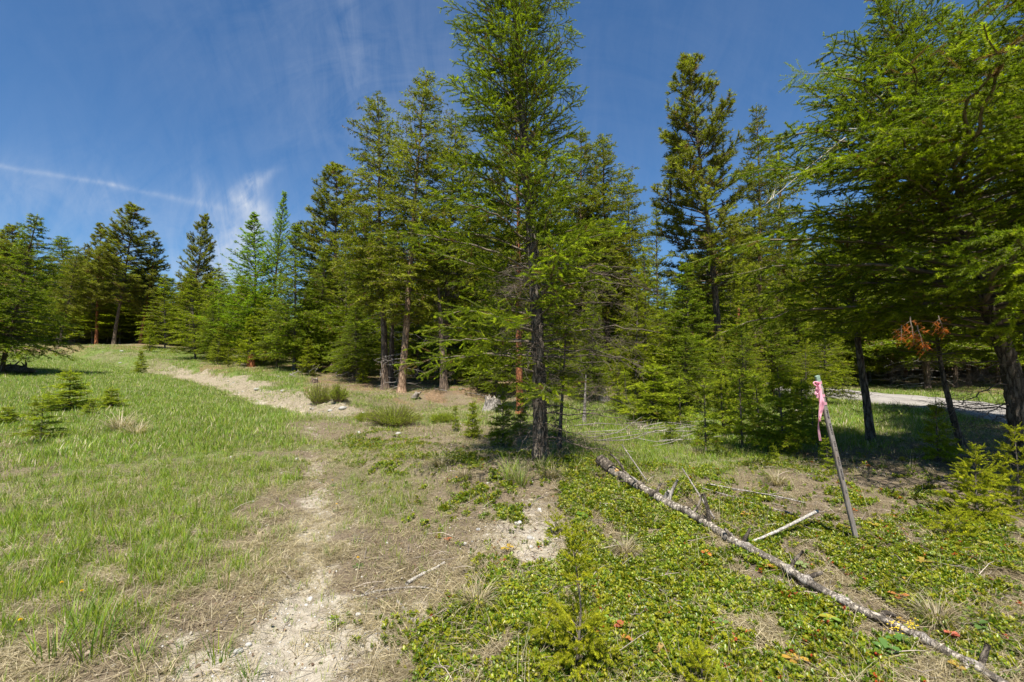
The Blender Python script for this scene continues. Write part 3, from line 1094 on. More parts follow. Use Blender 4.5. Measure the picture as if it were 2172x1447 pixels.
def proto_conifer(name, seed, Ht, r0, base_h, prof, mat, el, spacing, nring, old, new, per_m=55, nlen=.085, nwid=.018,
                  step=.17, lat=.4, droop=.18, pine=False, dead_low=0, sides=9, flat_=.2, gap=.08, wind=0, lean=.0, sub=True, wood_r=.012, newf=.3):
    """one tree prototype of height Ht: returns (trunk mesh, crown mesh)"""
    rng = np.random.RandomState(seed)
    n = 10
    z = np.linspace(0, Ht, n)
    wx = np.cumsum(rng.randn(n)) * .012 * Ht / 4
    wy = np.cumsum(rng.randn(n)) * .012 * Ht / 4
    pts = np.stack((wx - wx[0], wy - wy[0], z), 1)
    tm, P, t = trunk_mesh(pts, r0, .012, mat, sides, seed, .14, .4, .25)
    crown = B()
    limbs = B()
    h = base_h
    SP, SD, SL, SK, ST = [], [], [], [], []
    while h < Ht - .1:
        f = (h - base_h) / (Ht - base_h)
        R0 = np.interp(f, prof[0], prof[1])
        k = max(3, int(round(nring * (1 - .3 * f))))
        a0 = rng.rand() * 2 * PI
        for i in range(k):
            if rng.rand() < gap:
                continue
            az = a0 + i * 2 * PI / k + rng.uniform(-.4, .4)
            L = max(.18, R0 * (rng.uniform(.4, .75) if rng.rand() < .3 else rng.uniform(.75, 1.25)))
            e = np.interp(f, [0, 1], el) + rng.uniform(-.14, .14)
            if pine:
                S, wood = grow_branch(rng, L, step=step, lat=.48, sub=False, droop=-.18, rise=.0, bare=.25, flat_=.55)
            else:
                S, wood = grow_branch(rng, L, step=step, lat=lat, sub=sub, droop=droop, rise=.1, bare=.12, flat_=flat_, submin=.07, new=newf)
            p, d, l, kk = S.arrays()
            M = np.array(orient(az, e, rng.uniform(-.3, .3)).to_matrix())
            o = trunk_at(P, t, h + rng.uniform(-.1, .1))
            if pine:
                # bottle-brush ends only
                keep = np.ones(len(p), bool)
                p, d, l, kk = p[keep], d[keep], l[keep], kk[keep]
            SP.append(p @ M.T + o)
            SD.append(d @ M.T)
            SL.append(l)
            SK.append(kk * rng.uniform(.5, 1.0))
            ST.append(np.full(len(l), rng.uniform(.68, 1.25)))
            W0 = wood[0][0][::2] @ M.T + o
            limbs.tube(W0, (wood_r * L + .006) * (1 - .85 * np.linspace(0, 1, len(W0))), (.15, .12, .09), 0, 3, False)
            if pine:
                for w, _ in wood[1:]:
                    if len(w) > 1:
                        limbs.tube((w @ M.T + o)[[0, -1]], (.008, .004), (.15, .12, .09), 0, 3, False)
        h += spacing * rng.uniform(.75, 1.25)
    # leader
    SP.append(np.array([P[-1] - np.array((0, 0, .45 - .15 * i)) for i in range(4)]))
    SD.append(np.tile(np.array((0, 0, 1.0)), (4, 1)))
    SL.append(np.full(4, .16))
    SK.append(np.ones(4))
    ST.append(np.ones(4))
    tone = np.concatenate(ST)
    if pine:
        needles(crown, np.concatenate(SP), unit(np.concatenate(SD) + np.array((0, 0, .5))), np.concatenate(SL), np.concatenate(SK), rng, per_m, nlen, nwid, old, new, 0, (25, 75), 1.0, .25, tone)
    else:
        needles(crown, np.concatenate(SP), np.concatenate(SD), np.concatenate(SL), np.concatenate(SK), rng, per_m, nlen, nwid, old, new, tone=tone)
    # grey dead twigs on the lower bole
    for i in range(dead_low):
        hh = rng.uniform(.08, 1) * base_h
        az = rng.rand() * 2 * PI
        L = rng.uniform(.3, 1.0)
        o = trunk_at(P, t, hh)
        d = np.array((math.cos(az), math.sin(az), .1))
        q = np.array([o + d * L * s_ + np.array((0, 0, -.35 * L * s_ * s_)) + rng.randn(3) * .02 for s_ in np.linspace(0, 1, 5)])
        limbs.tube(q, .011 * (1 - .8 * np.linspace(0, 1, 5)), (.30, .265, .23), 0, 3, False)
        for _ in range(4):
            j = rng.randint(1, 5)
            limbs.tube(np.array((q[j], q[j] + unit(rng.randn(3) + d) * rng.uniform(.1, .3))), (.005, .002), (.30, .265, .23), 0, 3, False)
    return dict(name=name, H=Ht, trunk=tm, crown=crown.mesh('crown', (M_NEEDLE,)), limbs=limbs.mesh('limbs', (M_TWIG,)) if limbs.n else None, P=P, t=t)


CONE = ([0, .06, .25, .6, .85, 1], [.75, 1.0, .92, .52, .25, .08])


def prof(w, sh=CONE):
    return (sh[0], [v * w for v in sh[1]])


OVAL = ([0, .1, .3, .6, .85, 1], [.6, .85, 1.0, .82, .5, .15])
PR = {}
PR['fir_tall_a'] = proto_conifer('fir_tree', 11, 12, .155, 3.4, prof(1.75, OVAL), M_BARK_MID, (-.25, .7), .21, 7, OLIVE_OLD, OLIVE_NEW, droop=.2, dead_low=26, per_m=44, nlen=.12, nwid=.030, flat_=.4, step=.19)
PR['fir_tall_b'] = proto_conifer('fir_tree', 12, 12, .15, 2.8, prof(1.6, OVAL), M_BARK_TAN, (-.2, .6), .22, 7, OLIVE_OLD * .95, OLIVE_NEW, droop=.15, dead_low=18, per_m=44, nlen=.12, nwid=.030, gap=.14, flat_=.4, step=.19)
PR['fir_mid_a'] = proto_conifer('fir_tree', 13, 7, .085, .8, prof(1.5), M_BARK_SMOOTH, (-.05, .7), .16, 7, FIR_OLD, FIR_NEW, per_m=58, nlen=.085, nwid=.021, flat_=.38, step=.15)
PR['fir_mid_b'] = proto_conifer('fir_tree', 14, 7, .08, .7, prof(1.3), M_BARK_SMOOTH, (0, .8), .17, 6, BRIGHT_OLD, BRIGHT_NEW, per_m=58, nlen=.085, nwid=.021, gap=.15, newf=.6, flat_=.38, step=.15)
PR['fir_mid_c'] = proto_conifer('fir_tree', 15, 7, .09, 1.2, prof(1.65), M_BARK_MID, (-.15, .6), .17, 7, FIR_OLD * .85, FIR_NEW * .85, per_m=54, nlen=.09, nwid=.022, dead_low=14, gap=.12, flat_=.38, step=.16)
PR['fir_small_a'] = proto_conifer('young_fir', 16, 3.2, .035, .3, prof(.85), M_BARK_SMOOTH, (.05, .8), .15, 6, BRIGHT_OLD, BRIGHT_NEW, per_m=150, nlen=.075, nwid=.013, step=.11, newf=.6, gap=.12, flat_=.35)
PR['fir_small_b'] = proto_conifer('young_fir', 17, 3.2, .035, .5, prof(.78), M_BARK_SMOOTH, (.0, .8), .17, 6, BRIGHT_OLD * .9, BRIGHT_NEW, per_m=150, nlen=.075, nwid=.013, step=.11, newf=.5, gap=.15, flat_=.35)
PR['pine_a'] = proto_conifer('pine_tree', 18, 13, .16, 4.0, prof(1.75, OVAL), M_BARK_MID, (.0, .85), .24, 7, PINE_OLD, PINE_NEW, per_m=105, nlen=.18, nwid=.028, step=.21, pine=True, gap=.12, wood_r=.014)
PR['pine_b'] = proto_conifer('pine_tree', 19, 13, .16, 3.6, prof(1.6, OVAL), M_BARK_RED, (-.05, .85), .26, 7, PINE_OLD, PINE_NEW * 1.05, per_m=105, nlen=.18, nwid=.028, step=.21, pine=True, gap=.16, wood_r=.014)
PR['fir_mid_d'] = proto_conifer('fir_tree', 24, 7, .085, .6, prof(1.55, ([0, .1, .35, .6, .8, 1], [.8, 1, .8, .62, .3, .06])), M_BARK_SMOOTH, (-.1, .85), .2, 6, BRIGHT_OLD * .85, BRIGHT_NEW * .9, per_m=66, nlen=.075, nwid=.019, gap=.2, newf=.5, flat_=.3, step=.15, wind=1)
PR['fir_tall_c'] = proto_conifer('fir_tree', 25, 12, .15, 3.0, prof(1.6, ([0, .2, .5, .7, .9, 1], [.5, 1, .8, .75, .3, .1])), M_BARK_MID, (-.3, .6), .24, 6, OLIVE_OLD * .85, OLIVE_NEW * .95, droop=.25, dead_low=20, per_m=48, nlen=.11, nwid=.028, flat_=.35, step=.19, gap=.2)
PR['larch'] = proto_conifer('larch_tree', 20, 10, .11, 1.2, prof(1.7, ([0, .1, .4, .7, 1], [.8, 1, .85, .5, .1])), M_BARK_MID, (.05, .8), .22, 6, LARCH_OLD, LARCH_NEW, per_m=95, nlen=.07, nwid=.024, step=.18, droop=-.14, gap=.15, flat_=.35, lat=.34)
DP = None




def place(kind, px, Y, tpx, tpy, label, cat=None, group=None, wid=1.0, base_py=None, rz=None, trunk_mat=None):
    """stand a copy of a prototype on the terrain; its top reaches the height seen in the photograph"""
    pr = PR[kind]
    X = (px - 1086) / F * Y
    z = Hp(X, Y) - .04
    top = at(tpx, tpy, Y)
    Hh = max(.3, top[2] - z)
    lx = (top[0] - X)
    s = Hh / pr['H']
    root = empty(pr['name'], (X, Y, z))
    # lean toward the top position
    tipx, tipy = pr['P'][-1][0] * s * wid, pr['P'][-1][1] * s * wid
    rz = random.uniform(0, 2 * PI) if rz is None else rz
    wx = tipx * math.cos(rz) - tipy * math.sin(rz)
    ang = math.atan2(lx - wx, Hh)
    root.rotation_euler = (Matrix.Rotation(ang, 3, 'Y') @ Matrix.Rotation(rz, 3, 'Z')).to_euler()
    sw = s * wid
    for nm in ('trunk', 'crown', 'limbs'):
        if pr[nm] is not None:
            o = ob(nm, pr[nm], root)
            q_ = (sw, sw, s) if nm != 'trunk' else (s * min(1, wid), s * min(1, wid), s)
        o.scale = q_
    tag(root, label, cat or ('pine tree' if 'pine' in kind else 'larch' if 'larch' in kind else 'fir tree'), group)
    return root


T = [
    # kind, base col, distance, top col, top row, label, width
    ('fir_mid_c', 2, 20, 88, 452, 'dark leaning fir at the left edge beside an upturned root', 1.3),
    ('fir_mid_a', -90, 19, -60, 470, 'fir cut off by the left edge of the view', 1.6),
    ('fir_tall_a', 125, 38, 165, 520, 'fir with leaning grey trunk at the back of the meadow on the left', 1.1),
    ('pine_b', 204, 42, 214, 478, 'pine with straight orange trunk, leftmost of the meadow pines', 1.5),
    ('pine_a', 241, 40, 290, 436, 'broad dark-trunked pine, tallest of the meadow pines', 1.8),
    ('pine_b', 296, 41, 335, 505, 'pine with slanting orange trunk right of the tallest meadow pine', 1.4),
    ('pine_a', 395, 43, 432, 455, 'slim pine rising above the young firs in the gap of the skyline', 1.1),
    ('pine_a', 60, 46, 30, 478, 'pine crown showing above the firs at far left', 1.6),
    ('fir_mid_c', 150, 44, 125, 500, 'shadowy fir behind the grey leaning trunk', 1.8),
    ('fir_mid_b', 350, 34, 350, 585, 'bright young fir left of the skyline gap', 1.7),
    ('fir_mid_b', 415, 28, 405, 575, 'yellow-green meadow fir with dark bole, left of its twin', 1.7),
    ('fir_mid_d', 465, 28, 462, 560, 'yellow-green meadow fir standing clear beside the larches', 1.4),
    ('fir_small_a', 318, 31, 318, 690, 'knee high bright fir on the meadow in front of the orange pine', .9),
    ('larch', 575, 27, 602, 412, 'tall larch with bright feathery crown', 1.0),
    ('larch', 545, 27.5, 540, 458, 'lower larch with sweeping light green branches', 2.0),
    ('fir_small_a', 530, 25, 532, 672, 'small fir beside a reddish bole under the larches', 1.3),
    ('fir_mid_a', 625, 23.5, 632, 480, 'dense dark green fir right of the larches', 1.25),
    ('fir_mid_c', 672, 24.5, 690, 520, 'dense fir over bare slash, behind the juniper bushes', 1.3),
    ('fir_mid_d', 735, 25, 735, 500, 'dense fir left of the dark-boled tall fir', 1.3),
    ('pine_a', 705, 28, 712, 352, 'olive pine crown above the dense firs', 1.6),
    ('fir_tall_a', 818, 18, 800, 205, 'tall dark-boled fir, first of the tall row from the left', 1.15),
    ('fir_tall_b', 852, 16.2, 906, 155, 'tall fir with tan slanting bole beside the dark-boled one', 1.15),
    ('fir_tall_a', 940, 18.5, 965, 240, 'tall fir hidden half behind the lone fir', 1.2),
    ('pine_b', 1103, 12, 1092, 110, 'pine with thick orange scaly trunk behind the lone fir', .85),
    ('fir_tall_b', 1240, 21, 1232, 280, 'tall fir right of the lone fir, left of two close tops', 1.2),
    ('fir_tall_a', 1290, 22, 1277, 292, 'tall fir right of the lone fir, right of two close tops', 1.25),
    ('fir_tall_c', 1180, 24, 1190, 330, 'olive fir just behind the lone fir on its right', 1.1),
    ('fir_tall_b', 1340, 23, 1335, 370, 'shorter olive fir sloping down to the skyline dip', 1.1),
    ('fir_mid_d', 1395, 22, 1392, 430, 'thin airy fir in the skyline dip', .8),
    ('fir_mid_b', 1372, 15, 1365, 530, 'bright green fir below the skyline dip', 1.2),
    ('fir_mid_b', 1450, 19, 1445, 560, 'bright green fir left of the big right pine', 1.2),
    ('pine_a', 1541, 17, 1462, 120, 'big pine alone on the skyline right of the dip', 1.25),
    ('fir_tall_b', 1612, 21, 1603, 227, 'narrow fir crowding the big right pine', .8),
    ('fir_tall_c', 1650, 24, 1655, 290, 'fir behind the narrow one on the right', 1.1),
    ('fir_mid_c', 1500, 19, 1500, 480, 'dark fir below the big right pine', 1.2),
    ('fir_mid_b', 1580, 15.5, 1575, 560, 'bright fir in front of the narrow right fir', 1.1),
    ('fir_mid_d', 1680, 17, 1680, 480, 'dense fir left of the gravel road end', .95),
    ('fir_mid_b', 1745, 24, 1740, 470, 'green fir where the gravel road disappears', 1.5),
    ('fir_mid_a', 1250, 15, 1262, 600, 'green fir in the shade right of the lone fir', .85),
    ('fir_mid_c', 1010, 20, 1010, 440, 'shaded fir behind the orange scaly trunk', 1.3),
    ('fir_mid_c', 890, 22, 885, 470, 'shaded fir between the tan bole and the lone fir', 1.2),
    ('fir_mid_a', 780, 24, 772, 440, 'shaded fir behind the dark-boled tall fir', 1.2),
    ('fir_mid_c', 1130, 19, 1140, 470, 'shaded fir straight behind the lone fir', 1.3),
]
for kind, px, Y, tx, ty, lab, wd in T:
    place(kind, px, Y, tx, ty, lab, group='firs and pines of the wood', wid=wd)

# right side: second dark fir and the trees over the road
place('fir_tall_a', 2290, 8.4, 2250, -330, 'huge dark fir at the right edge behind the leaning one', group='firs and pines of the wood', wid=1.0)
place('fir_tall_b', 2420, 6.2, 2400, -560, 'dark fir just beyond the right edge of the view', group='firs and pines of the wood', wid=1.25)

# the woods behind, a tree at a time; tops kept under the skyline of the photograph
def skyline(px):
    return np.interp(px, [-400, 0, 160, 250, 340, 400, 470, 560, 640, 720, 800, 900, 1000, 1200, 1300, 1400, 1440, 1500, 1650, 1750, 1900, 2172, 2600],
                     [450, 490, 520, 530, 560, 570, 580, 560, 560, 500, 470, 470, 450, 420, 470, 570, 590, 480, 480, 480, 420, 400, 380])


LANDMARKS = [(-300, 'the left edge fir'), (60, 'the dark leaning fir'), (160, 'the grey leaning bole'), (220, 'the orange straight pine'), (285, 'the tallest meadow pine'),
             (345, 'the slanting orange pine'), (430, 'the slim skyline pine'), (500, 'the twin meadow firs'), (590, 'the larches'), (660, 'the dense dark firs'), (740, 'the juniper bushes'),
             (820, 'the dark-boled tall fir'), (900, 'the tan-boled tall fir'), (1000, 'the broad pale stump'), (1100, 'the scaly orange pine'), (1200, 'the lone fir'), (1290, 'the two close tops'),
             (1390, 'the skyline dip'), (1470, 'the big right pine'), (1560, 'the narrow right fir'), (1660, 'the stake saplings'), (1750, 'the ribboned stake'),
             (1850, 'the slender bare bole'), (2000, 'the crooked thin fir'), (2150, 'the big leaning fir'), (2500, 'the right edge firs')]
PENDING = []


def name_rows(where, extra):
    """give each tree of a row a label of its own: look, landmark, place counted from the left"""
    groups = {}
    for px, look, root in PENDING:
        lm = min(LANDMARKS, key=lambda q: abs(q[0] - px))[1]
        groups.setdefault((lm, look), []).append((px, root))
    ords = ['first', 'second', 'third', 'fourth', 'fifth', 'sixth', 'seventh', 'eighth', 'ninth', 'tenth', 'eleventh', 'twelfth', 'thirteenth', 'fourteenth', 'fifteenth', 'sixteenth']
    for (lm, look), lst in groups.items():
        lst.sort(key=lambda q: q[0])
        for i, (px, root) in enumerate(lst):
            root['label'] = ('' if len(lst) == 1 else ords[min(i, 15)] + ' ') + '%s %s %s' % (look, where, lm)
    PENDING.clear()


LOOK = {'fir_mid_a': 'dense green fir', 'fir_mid_b': 'yellow-green open fir', 'fir_mid_c': 'dark fir with dead twigs', 'fir_mid_d': 'bright tiered fir',
        'fir_tall_a': 'tall olive fir', 'fir_tall_b': 'tall tan-boled fir', 'fir_tall_c': 'tall ragged fir', 'pine_a': 'dark-boled pine', 'pine_b': 'orange-boled pine'}
rs = np.random.RandomState(77)
cnt = 0
spots = []
tries = 0
while cnt < 240 and tries < 14000:
    tries += 1
    left = rs.rand() < .45
    px = rs.uniform(-300, 560) if left else rs.uniform(450, 2550)
    Y = 43 + 16 * rs.rand() if left else 26 + 34 * rs.rand() ** 1.2
    X = (px - 1086) / F * Y
    if px < 450 and Y < 43:
        continue
    if 450 <= px < 640 and Y < 32:
        continue
    if inside_road(np.array([X]), np.array([Y]), -1.6)[0]:
        continue
    if any((X - a) ** 2 + (Y - b) ** 2 < (3.2 if left else 3.6) for a, b in spots):
        continue
    spots.append((X, Y))
    top = skyline(px) + (rs.uniform(0, 75) if left else rs.uniform(5, 110))
    kinds = ['fir_mid_a', 'fir_mid_b', 'fir_mid_d', 'fir_tall_a', 'fir_tall_c', 'pine_b']
    kd = kinds[rs.choice(6, p=[.26, .24, .28, .08, .08, .06] if left else [.22, .2, .22, .14, .14, .08])]
    r_ = place(kd, px, Y, px + rs.uniform(-12, 12), top, 'x', group='far rows of the wood', wid=rs.uniform(1.7, 2.6) if left else rs.uniform(1.3, 2.1))
    PENDING.append((px, LOOK[kd], r_))
    cnt += 1
tries = c2 = 0
while c2 < 34 and tries < 3000:
    tries += 1
    px = rs.uniform(1660, 2420)
    Y = 21 + 15 * rs.rand()
    X = (px - 1086) / F * Y
    if inside_road(np.array([X]), np.array([Y]), -2.2)[0] or X < 10 or any((X - a) ** 2 + (Y - b) ** 2 < 3.0 for a, b in spots):
        continue
    spots.append((X, Y))
    kd = ['fir_mid_a', 'fir_mid_c', 'fir_mid_c', 'fir_tall_a', 'fir_tall_c', 'fir_mid_d'][rs.randint(6)]
    r_ = place(kd, px, Y, px + rs.uniform(-12, 12), rs.uniform(330, 600), 'x', group='firs beyond the gravel road', wid=rs.uniform(1.1, 1.7))
    PENDING.append((px, LOOK[kd], r_))
    c2 += 1
name_rows('far back behind', '')

# young firs along the edge and inside the wood: the green wall under the tall crowns
und = 0
tries = 0
while und < 95 and tries < 4000:
    tries += 1
    px = rs.uniform(430, 1790)
    ymin = np.interp(px, [430, 640, 760, 1000, 1250, 1400, 1600, 1790], [25, 23, 20, 18, 14.5, 12.5, 12, 14])
    Y = ymin + rs.rand() ** 1.4 * 14
    X = (px - 1086) / F * Y
    if inside_road(np.array([X]), np.array([Y]), -1.0)[0] or any((X - a) ** 2 + (Y - b) ** 2 < 1.8 for a, b in spots):
        continue
    if 760 < px < 960 and Y < 22 or (px < 640 and rs.rand() < .5):
        continue
    spots.append((X, Y))
    hgt = rs.uniform(1.6, 4.6)
    top = 750 - (Hp(X, Y) + hgt - CAMZ) / Y * F
    kd = ('fir_mid_a', 'fir_mid_b', 'fir_mid_d', 'fir_mid_c')[rs.randint(4)]
    r_ = place(kd, px, Y, px + rs.uniform(-6, 6), top, 'x', group='young firs under the tall crowns', wid=rs.uniform(1.2, 1.7))
    PENDING.append((px, 'young ' + LOOK[kd], r_))
    und += 1
name_rows('under tall crowns near', '')

# trees outside the view that throw shade or fill the sides
for px, Y, tx, ty in ((-500, 14, -480, 200), (-700, 20, -700, 300), (2700, 16, 2700, 100), (3000, 10, 3000, -300)):
    place('fir_mid_c', px, Y, tx, ty, 'fir standing %s the view' % ('left of' if px < 0 else 'right of'), group='firs left of the view' if px < 0 else 'firs right of the view', wid=1.3)

# ================================================================ SAPLINGS
SAPL = [
    ('fir_small_a', 1382, 10.8, 1385, 768, 'bushy yellow-green young fir right of the lone fir', 1.7),
    ('fir_small_b', 1495, 7.3, 1492, 815, 'young fir left of a close pair near the stake, over a dry tuft', 1.0),
    ('fir_small_b', 1572, 7.8, 1570, 798, 'young fir in the middle of the group left of the stake', 1.15),
    ('fir_small_a', 1660, 7.5, 1648, 778, 'fullest young fir, just left of the stake', 1.2),
    ('fir_small_b', 1610, 9.5, 1600, 795, 'half hidden young fir behind the group by the stake', 1.1),
    ('fir_small_b', 1723, 8.3, 1723, 860, 'small shaded fir behind the stake', 1.3),
    ('fir_small_a', 1640, 6.6, 1640, 945, 'tiny shaded fir in the grass before the group', 1.3),
    ('fir_small_b', 1752, 6.0, 1752, 930, 'tiny fir in deep shade right of the stake', 1.3),
    ('fir_small_a', 1066, 7.8, 1066, 815, 'dark sapling with bare stem left of the lone fir', .85),
    ('fir_small_a', 1003, 8.8, 1003, 850, 'waist high sapling left of the dark one', .9),
    ('fir_small_b', 968, 9.6, 966, 862, 'pale sapling leftmost before the stump', .85),
    ('fir_small_a', 1103, 9.0, 1105, 830, 'bright sapling at the foot of the orange trunk', .8),
    ('fir_small_b', 1178, 8.2, 1180, 850, 'sapling between the lone fir and its thin dead neighbour', .7),
    ('fir_small_a', 148, 12.2, 150, 785, 'wide flat topped young fir in the left meadow', 1.9),
    ('fir_small_a', 238, 12.6, 238, 822, 'low bushy fir right of the flat topped one', 2.3),
    ('fir_small_b', 92, 8.5, 95, 843, 'young fir nearest on the left side', 1.7),
    ('fir_small_a', 18, 10.2, 18, 862, 'low spreading fir at the left edge', 2.4),
    ('fir_small_b', 190, 11.2, 195, 846, 'small fir between the two left bushes', 1.9),
    ('fir_small_a', 1985, 6.6, 1985, 850, 'scraggly sapling right of the thin shaded trunk', .9),
    ('fir_small_a', 1312, 11.6, 1310, 815, 'bright young fir between the lone fir and the bushy one', 1.3),
    ('fir_small_b', 1442, 10.4, 1440, 806, 'bright young fir just right of the bushy one', 1.2),
    ('fir_small_a', 1532, 9.4, 1530, 800, 'bright young fir behind the gap of the stake group', 1.2),
    ('fir_small_a', 1702, 9.6, 1700, 806, 'bright young fir behind the top of the stake', 1.2),
    ('fir_small_b', 1420, 8.6, 1420, 872, 'low bright fir in the grass right of the slash heap', 1.2),
    ('fir_small_a', 1435, 14, 1435, 800, 'young fir at the edge of the shaded wood', 1.2),
    ('fir_small_b', 1330, 13, 1325, 790, 'young fir by the rotten stump', 1.1),
    ('fir_small_b', 1770, 22, 1768, 790, 'young fir by the far bend of the gravel road', 1.3),
    ('fir_small_a', 300, 24, 300, 745, 'seedling on the far meadow', 1.3),
    ('fir_small_b', 485, 24, 485, 735, 'thin seedling on the far meadow beyond the cut bank', .9),
    ('fir_small_a', 770, 20, 770, 765, 'young fir behind the juniper bushes', 1.3),
    ('fir_small_a', 655, 22, 655, 720, 'young fir in the shade of the dense firs', 1.3),
]
PR['fir_bright'] = proto_conifer('young_fir', 41, 1.7, .022, .12, prof(.52), M_BARK_SMOOTH, (.1, .8), .095, 6, np.array((.22, .26, .016)), np.array((.46, .48, .026)), per_m=300, nlen=.042, nwid=.0075, step=.07, newf=.7, gap=.1, flat_=.3)
PR['fir_bright_b'] = proto_conifer('young_fir', 42, 1.7, .022, .35, prof(.46), M_BARK_SMOOTH, (.0, .8), .11, 5, np.array((.20, .24, .016)), np.array((.40, .44, .026)), per_m=300, nlen=.042, nwid=.0075, step=.07, newf=.6, gap=.18, flat_=.3)
for kind, px, Y, tx, ty, lab, wd in SAPL:
    if 5 < Y < 15:
        kind = {'fir_small_a': 'fir_bright', 'fir_small_b': 'fir_bright_b'}[kind]
    place(kind, px, Y, tx, ty, lab, 'young fir', 'young firs in the clearing', wid=wd)

SB = [fir_branch_mesh(400 + i, .30, per_m=1000, nlen=.025, nwid=.0046, flat_=.3, submin=.045, sublen=.5, subgap=.3, step=.05, r0=.0028, old=np.array((.36, .37, .020)), new=np.array((.58, .54, .03)), bare=.1, droop=.0, rise=.12, lat=.42) for i in range(4)]


def near_sapling(px, py, Y, tpx, tpy, label, hs, reach, el=(.2, .9), n=5, seed=0, sparse=None, r=.008):
    base = at(px, py, Y)
    base[2] = Hp(base[0], base[1]) - .02
    top = at(tpx, tpy, Y)
    rng = np.random.RandomState(seed)
    mid = (base + top) / 2 + rng.randn(3) * .02
    root = empty('young_fir', base)
    tag(root, label, 'young fir', 'young firs in the clearing')
    me, P, t = trunk_mesh(local([base, base * .7 + mid * .3, mid, mid * .4 + top * .6, top], base), r, .002, M_BARK_SMOOTH, 8, seed, .1, .2, .03)
    ob('trunk', me, root)
    T_ = t[-1]
    for h in hs:
        a0 = rng.rand() * 6.28
        k = n if h < .5 else 4
        for i in range(k):
            az = a0 + i * 2 * PI / k + rng.uniform(-.3, .3)
            L = np.interp(h, [0, .5, 1], reach) * rng.uniform(.75, 1.15)
            ob('branch', SB[rng.randint(4)], root, trunk_at(P, t, h * T_), orient(az, np.interp(h, [0, 1], el) + rng.uniform(-.15, .15), rng.uniform(-.3, .3)), L / .30)
    ob('branch', SB[0], root, trunk_at(P, t, T_ * .86), orient(0, 1.45), .3)
    return root


near_sapling(1222, 1452, 2.25, 1214, 1135, 'yellow-green fir seedling with bare middle stem in the foreground', [.07, .16, .25, .34, .66, .76, .86, .94], (.25, .16, .10), n=5, seed=1)
near_sapling(1178, 1150, 3.75, 1180, 1098, 'knee high fir seedling just behind the foreground one', [.1, .4, .7], (.13, .12, .06), seed=2, r=.004)
near_sapling(1480, 1470, 2.1, 1478, 1395, 'flat fir seedling in the shrub mat at the bottom edge', [.3, .6, .9], (.16, .14, .1), seed=3, r=.004)
near_sapling(2075, 1120, 4.2, 2068, 945, 'bright young fir at the shade edge on the right', [.05, .14, .23, .32, .42, .52, .62, .72, .82, .92], (.30, .22, .1), el=(.05, .8), seed=4, r=.012)
near_sapling(2160, 1085, 4.4, 2150, 905, 'bright young fir cut by the right edge of the view', [.06, .2, .32, .44, .56, .7, .82, .92], (.32, .22, .1), el=(.05, .8), seed=5, r=.012)
near_sapling(2030, 1170, 3.9, 2030, 1090, 'low fir seedling below the bright right one', [.2, .5, .8], (.32, .2, .1), el=(.0, .6), seed=6, r=.006)


# thin shaded stems with bare lower boles on the right
def thin_tree(pts_px, Y, r0, label, crown_from, reach, seed, dead=10, mat=M_BARK_FIR, live=True, cat='fir tree'):
    base = at(pts_px[0][0], pts_px[0][1], Y)
    base[2] = Hp(base[0], base[1]) - .03
    pts = [base] + [at(a, b_, Y) for a, b_ in pts_px[1:]]
    root = empty('fir_tree' if live else 'dead_tree', base)
    tag(root, label, cat)
    me, P, t = trunk_mesh(local(pts, base), r0, r0 * .25, mat, 12, seed, .15, .35, .08)
    ob('trunk', me, root)
    rng = np.random.RandomState(seed)
    for i in range(dead):
        h = rng.uniform(.12, 1) * (crown_from if live else t[-1])
        ob('dead_branch', DEAD[rng.randint(5)], root, trunk_at(P, t, h), orient(rng.rand() * 6.28, rng.uniform(-.2, .25), rng.rand() * 6), rng.uniform(.25, .6))
    if live:
        h = crown_from
        while h < t[-1]:
            a0 = rng.rand() * 6.28
            for i in range(5):
                L = np.interp((h - crown_from) / (t[-1] - crown_from), [0, 1], reach) * rng.uniform(.7, 1.1)
                me_, L0 = (BR_M[rng.randint(6)], 1.25) if L > .8 else (BR_S[rng.randint(4)], .7)
                ob('branch', me_, root, trunk_at(P, t, h), orient(a0 + i * 1.257 + rng.uniform(-.3, .3), .1 + .5 * (h - crown_from) / (t[-1] - crown_from), rng.uniform(-.2, .2)), L / L0)
            h += .2
    return root


thin_tree([(1848, 945), (1838, 850), (1822, 745), (1805, 600), (1795, 430)], 8.4, .075, 'slender fir with straight bare bole between stake and leaning fir', 2.0, (1.0, .25), 31, 12)
thin_tree([(2042, 965), (2020, 880), (1998, 790), (1985, 700), (1975, 620)], 7.6, .055, 'crooked thin fir with bare black lower limbs before the gravel road', 1.6, (1.1, .3), 32, 16)
thin_tree([(1186, 985), (1190, 880), (1196, 790), (1200, 700)], 6.9, .035, 'thin dead stem close right of the lone fir', 9, (1, 1), 33, 14, M_BARK_FIR, False, 'dead tree')
thin_tree([(1239, 895), (1241, 840), (1243, 790)], 10.5, .045, 'thin grey dead stem right of the lone fir, farther off', 9, (1, 1), 34, 9, M_GREYWOOD, False, 'dead tree')
thin_tree([(942, 838), (940, 770), (935, 690), (930, 610)], 16.8, .16, 'ragged dead bole with hanging grey twigs left of the lone fir', 9, (1, 1), 35, 40, M_BARK_MID, False, 'dead tree')
thin_tree([(829, 822), (832, 720), (835, 600)], 18.8, .13, 'grey bole with dead twigs behind the dark-boled fir', 9, (1, 1), 36, 36, M_BARK_MID, False, 'dead tree')
thin_tree([(1605, 850), (1603, 780), (1600, 690)], 15.5, .12, 'dark bare bole behind the young firs by the stake', 9, (1, 1), 37, 20, M_BARK_MID, False, 'dead tree')
thin_tree([(1450, 850), (1452, 780), (1455, 700)], 15.0, .06, 'bare stem smothered in grey twigs at the shaded wood edge', 9, (1, 1), 38, 40, M_GREYWOOD, False, 'dead tree')
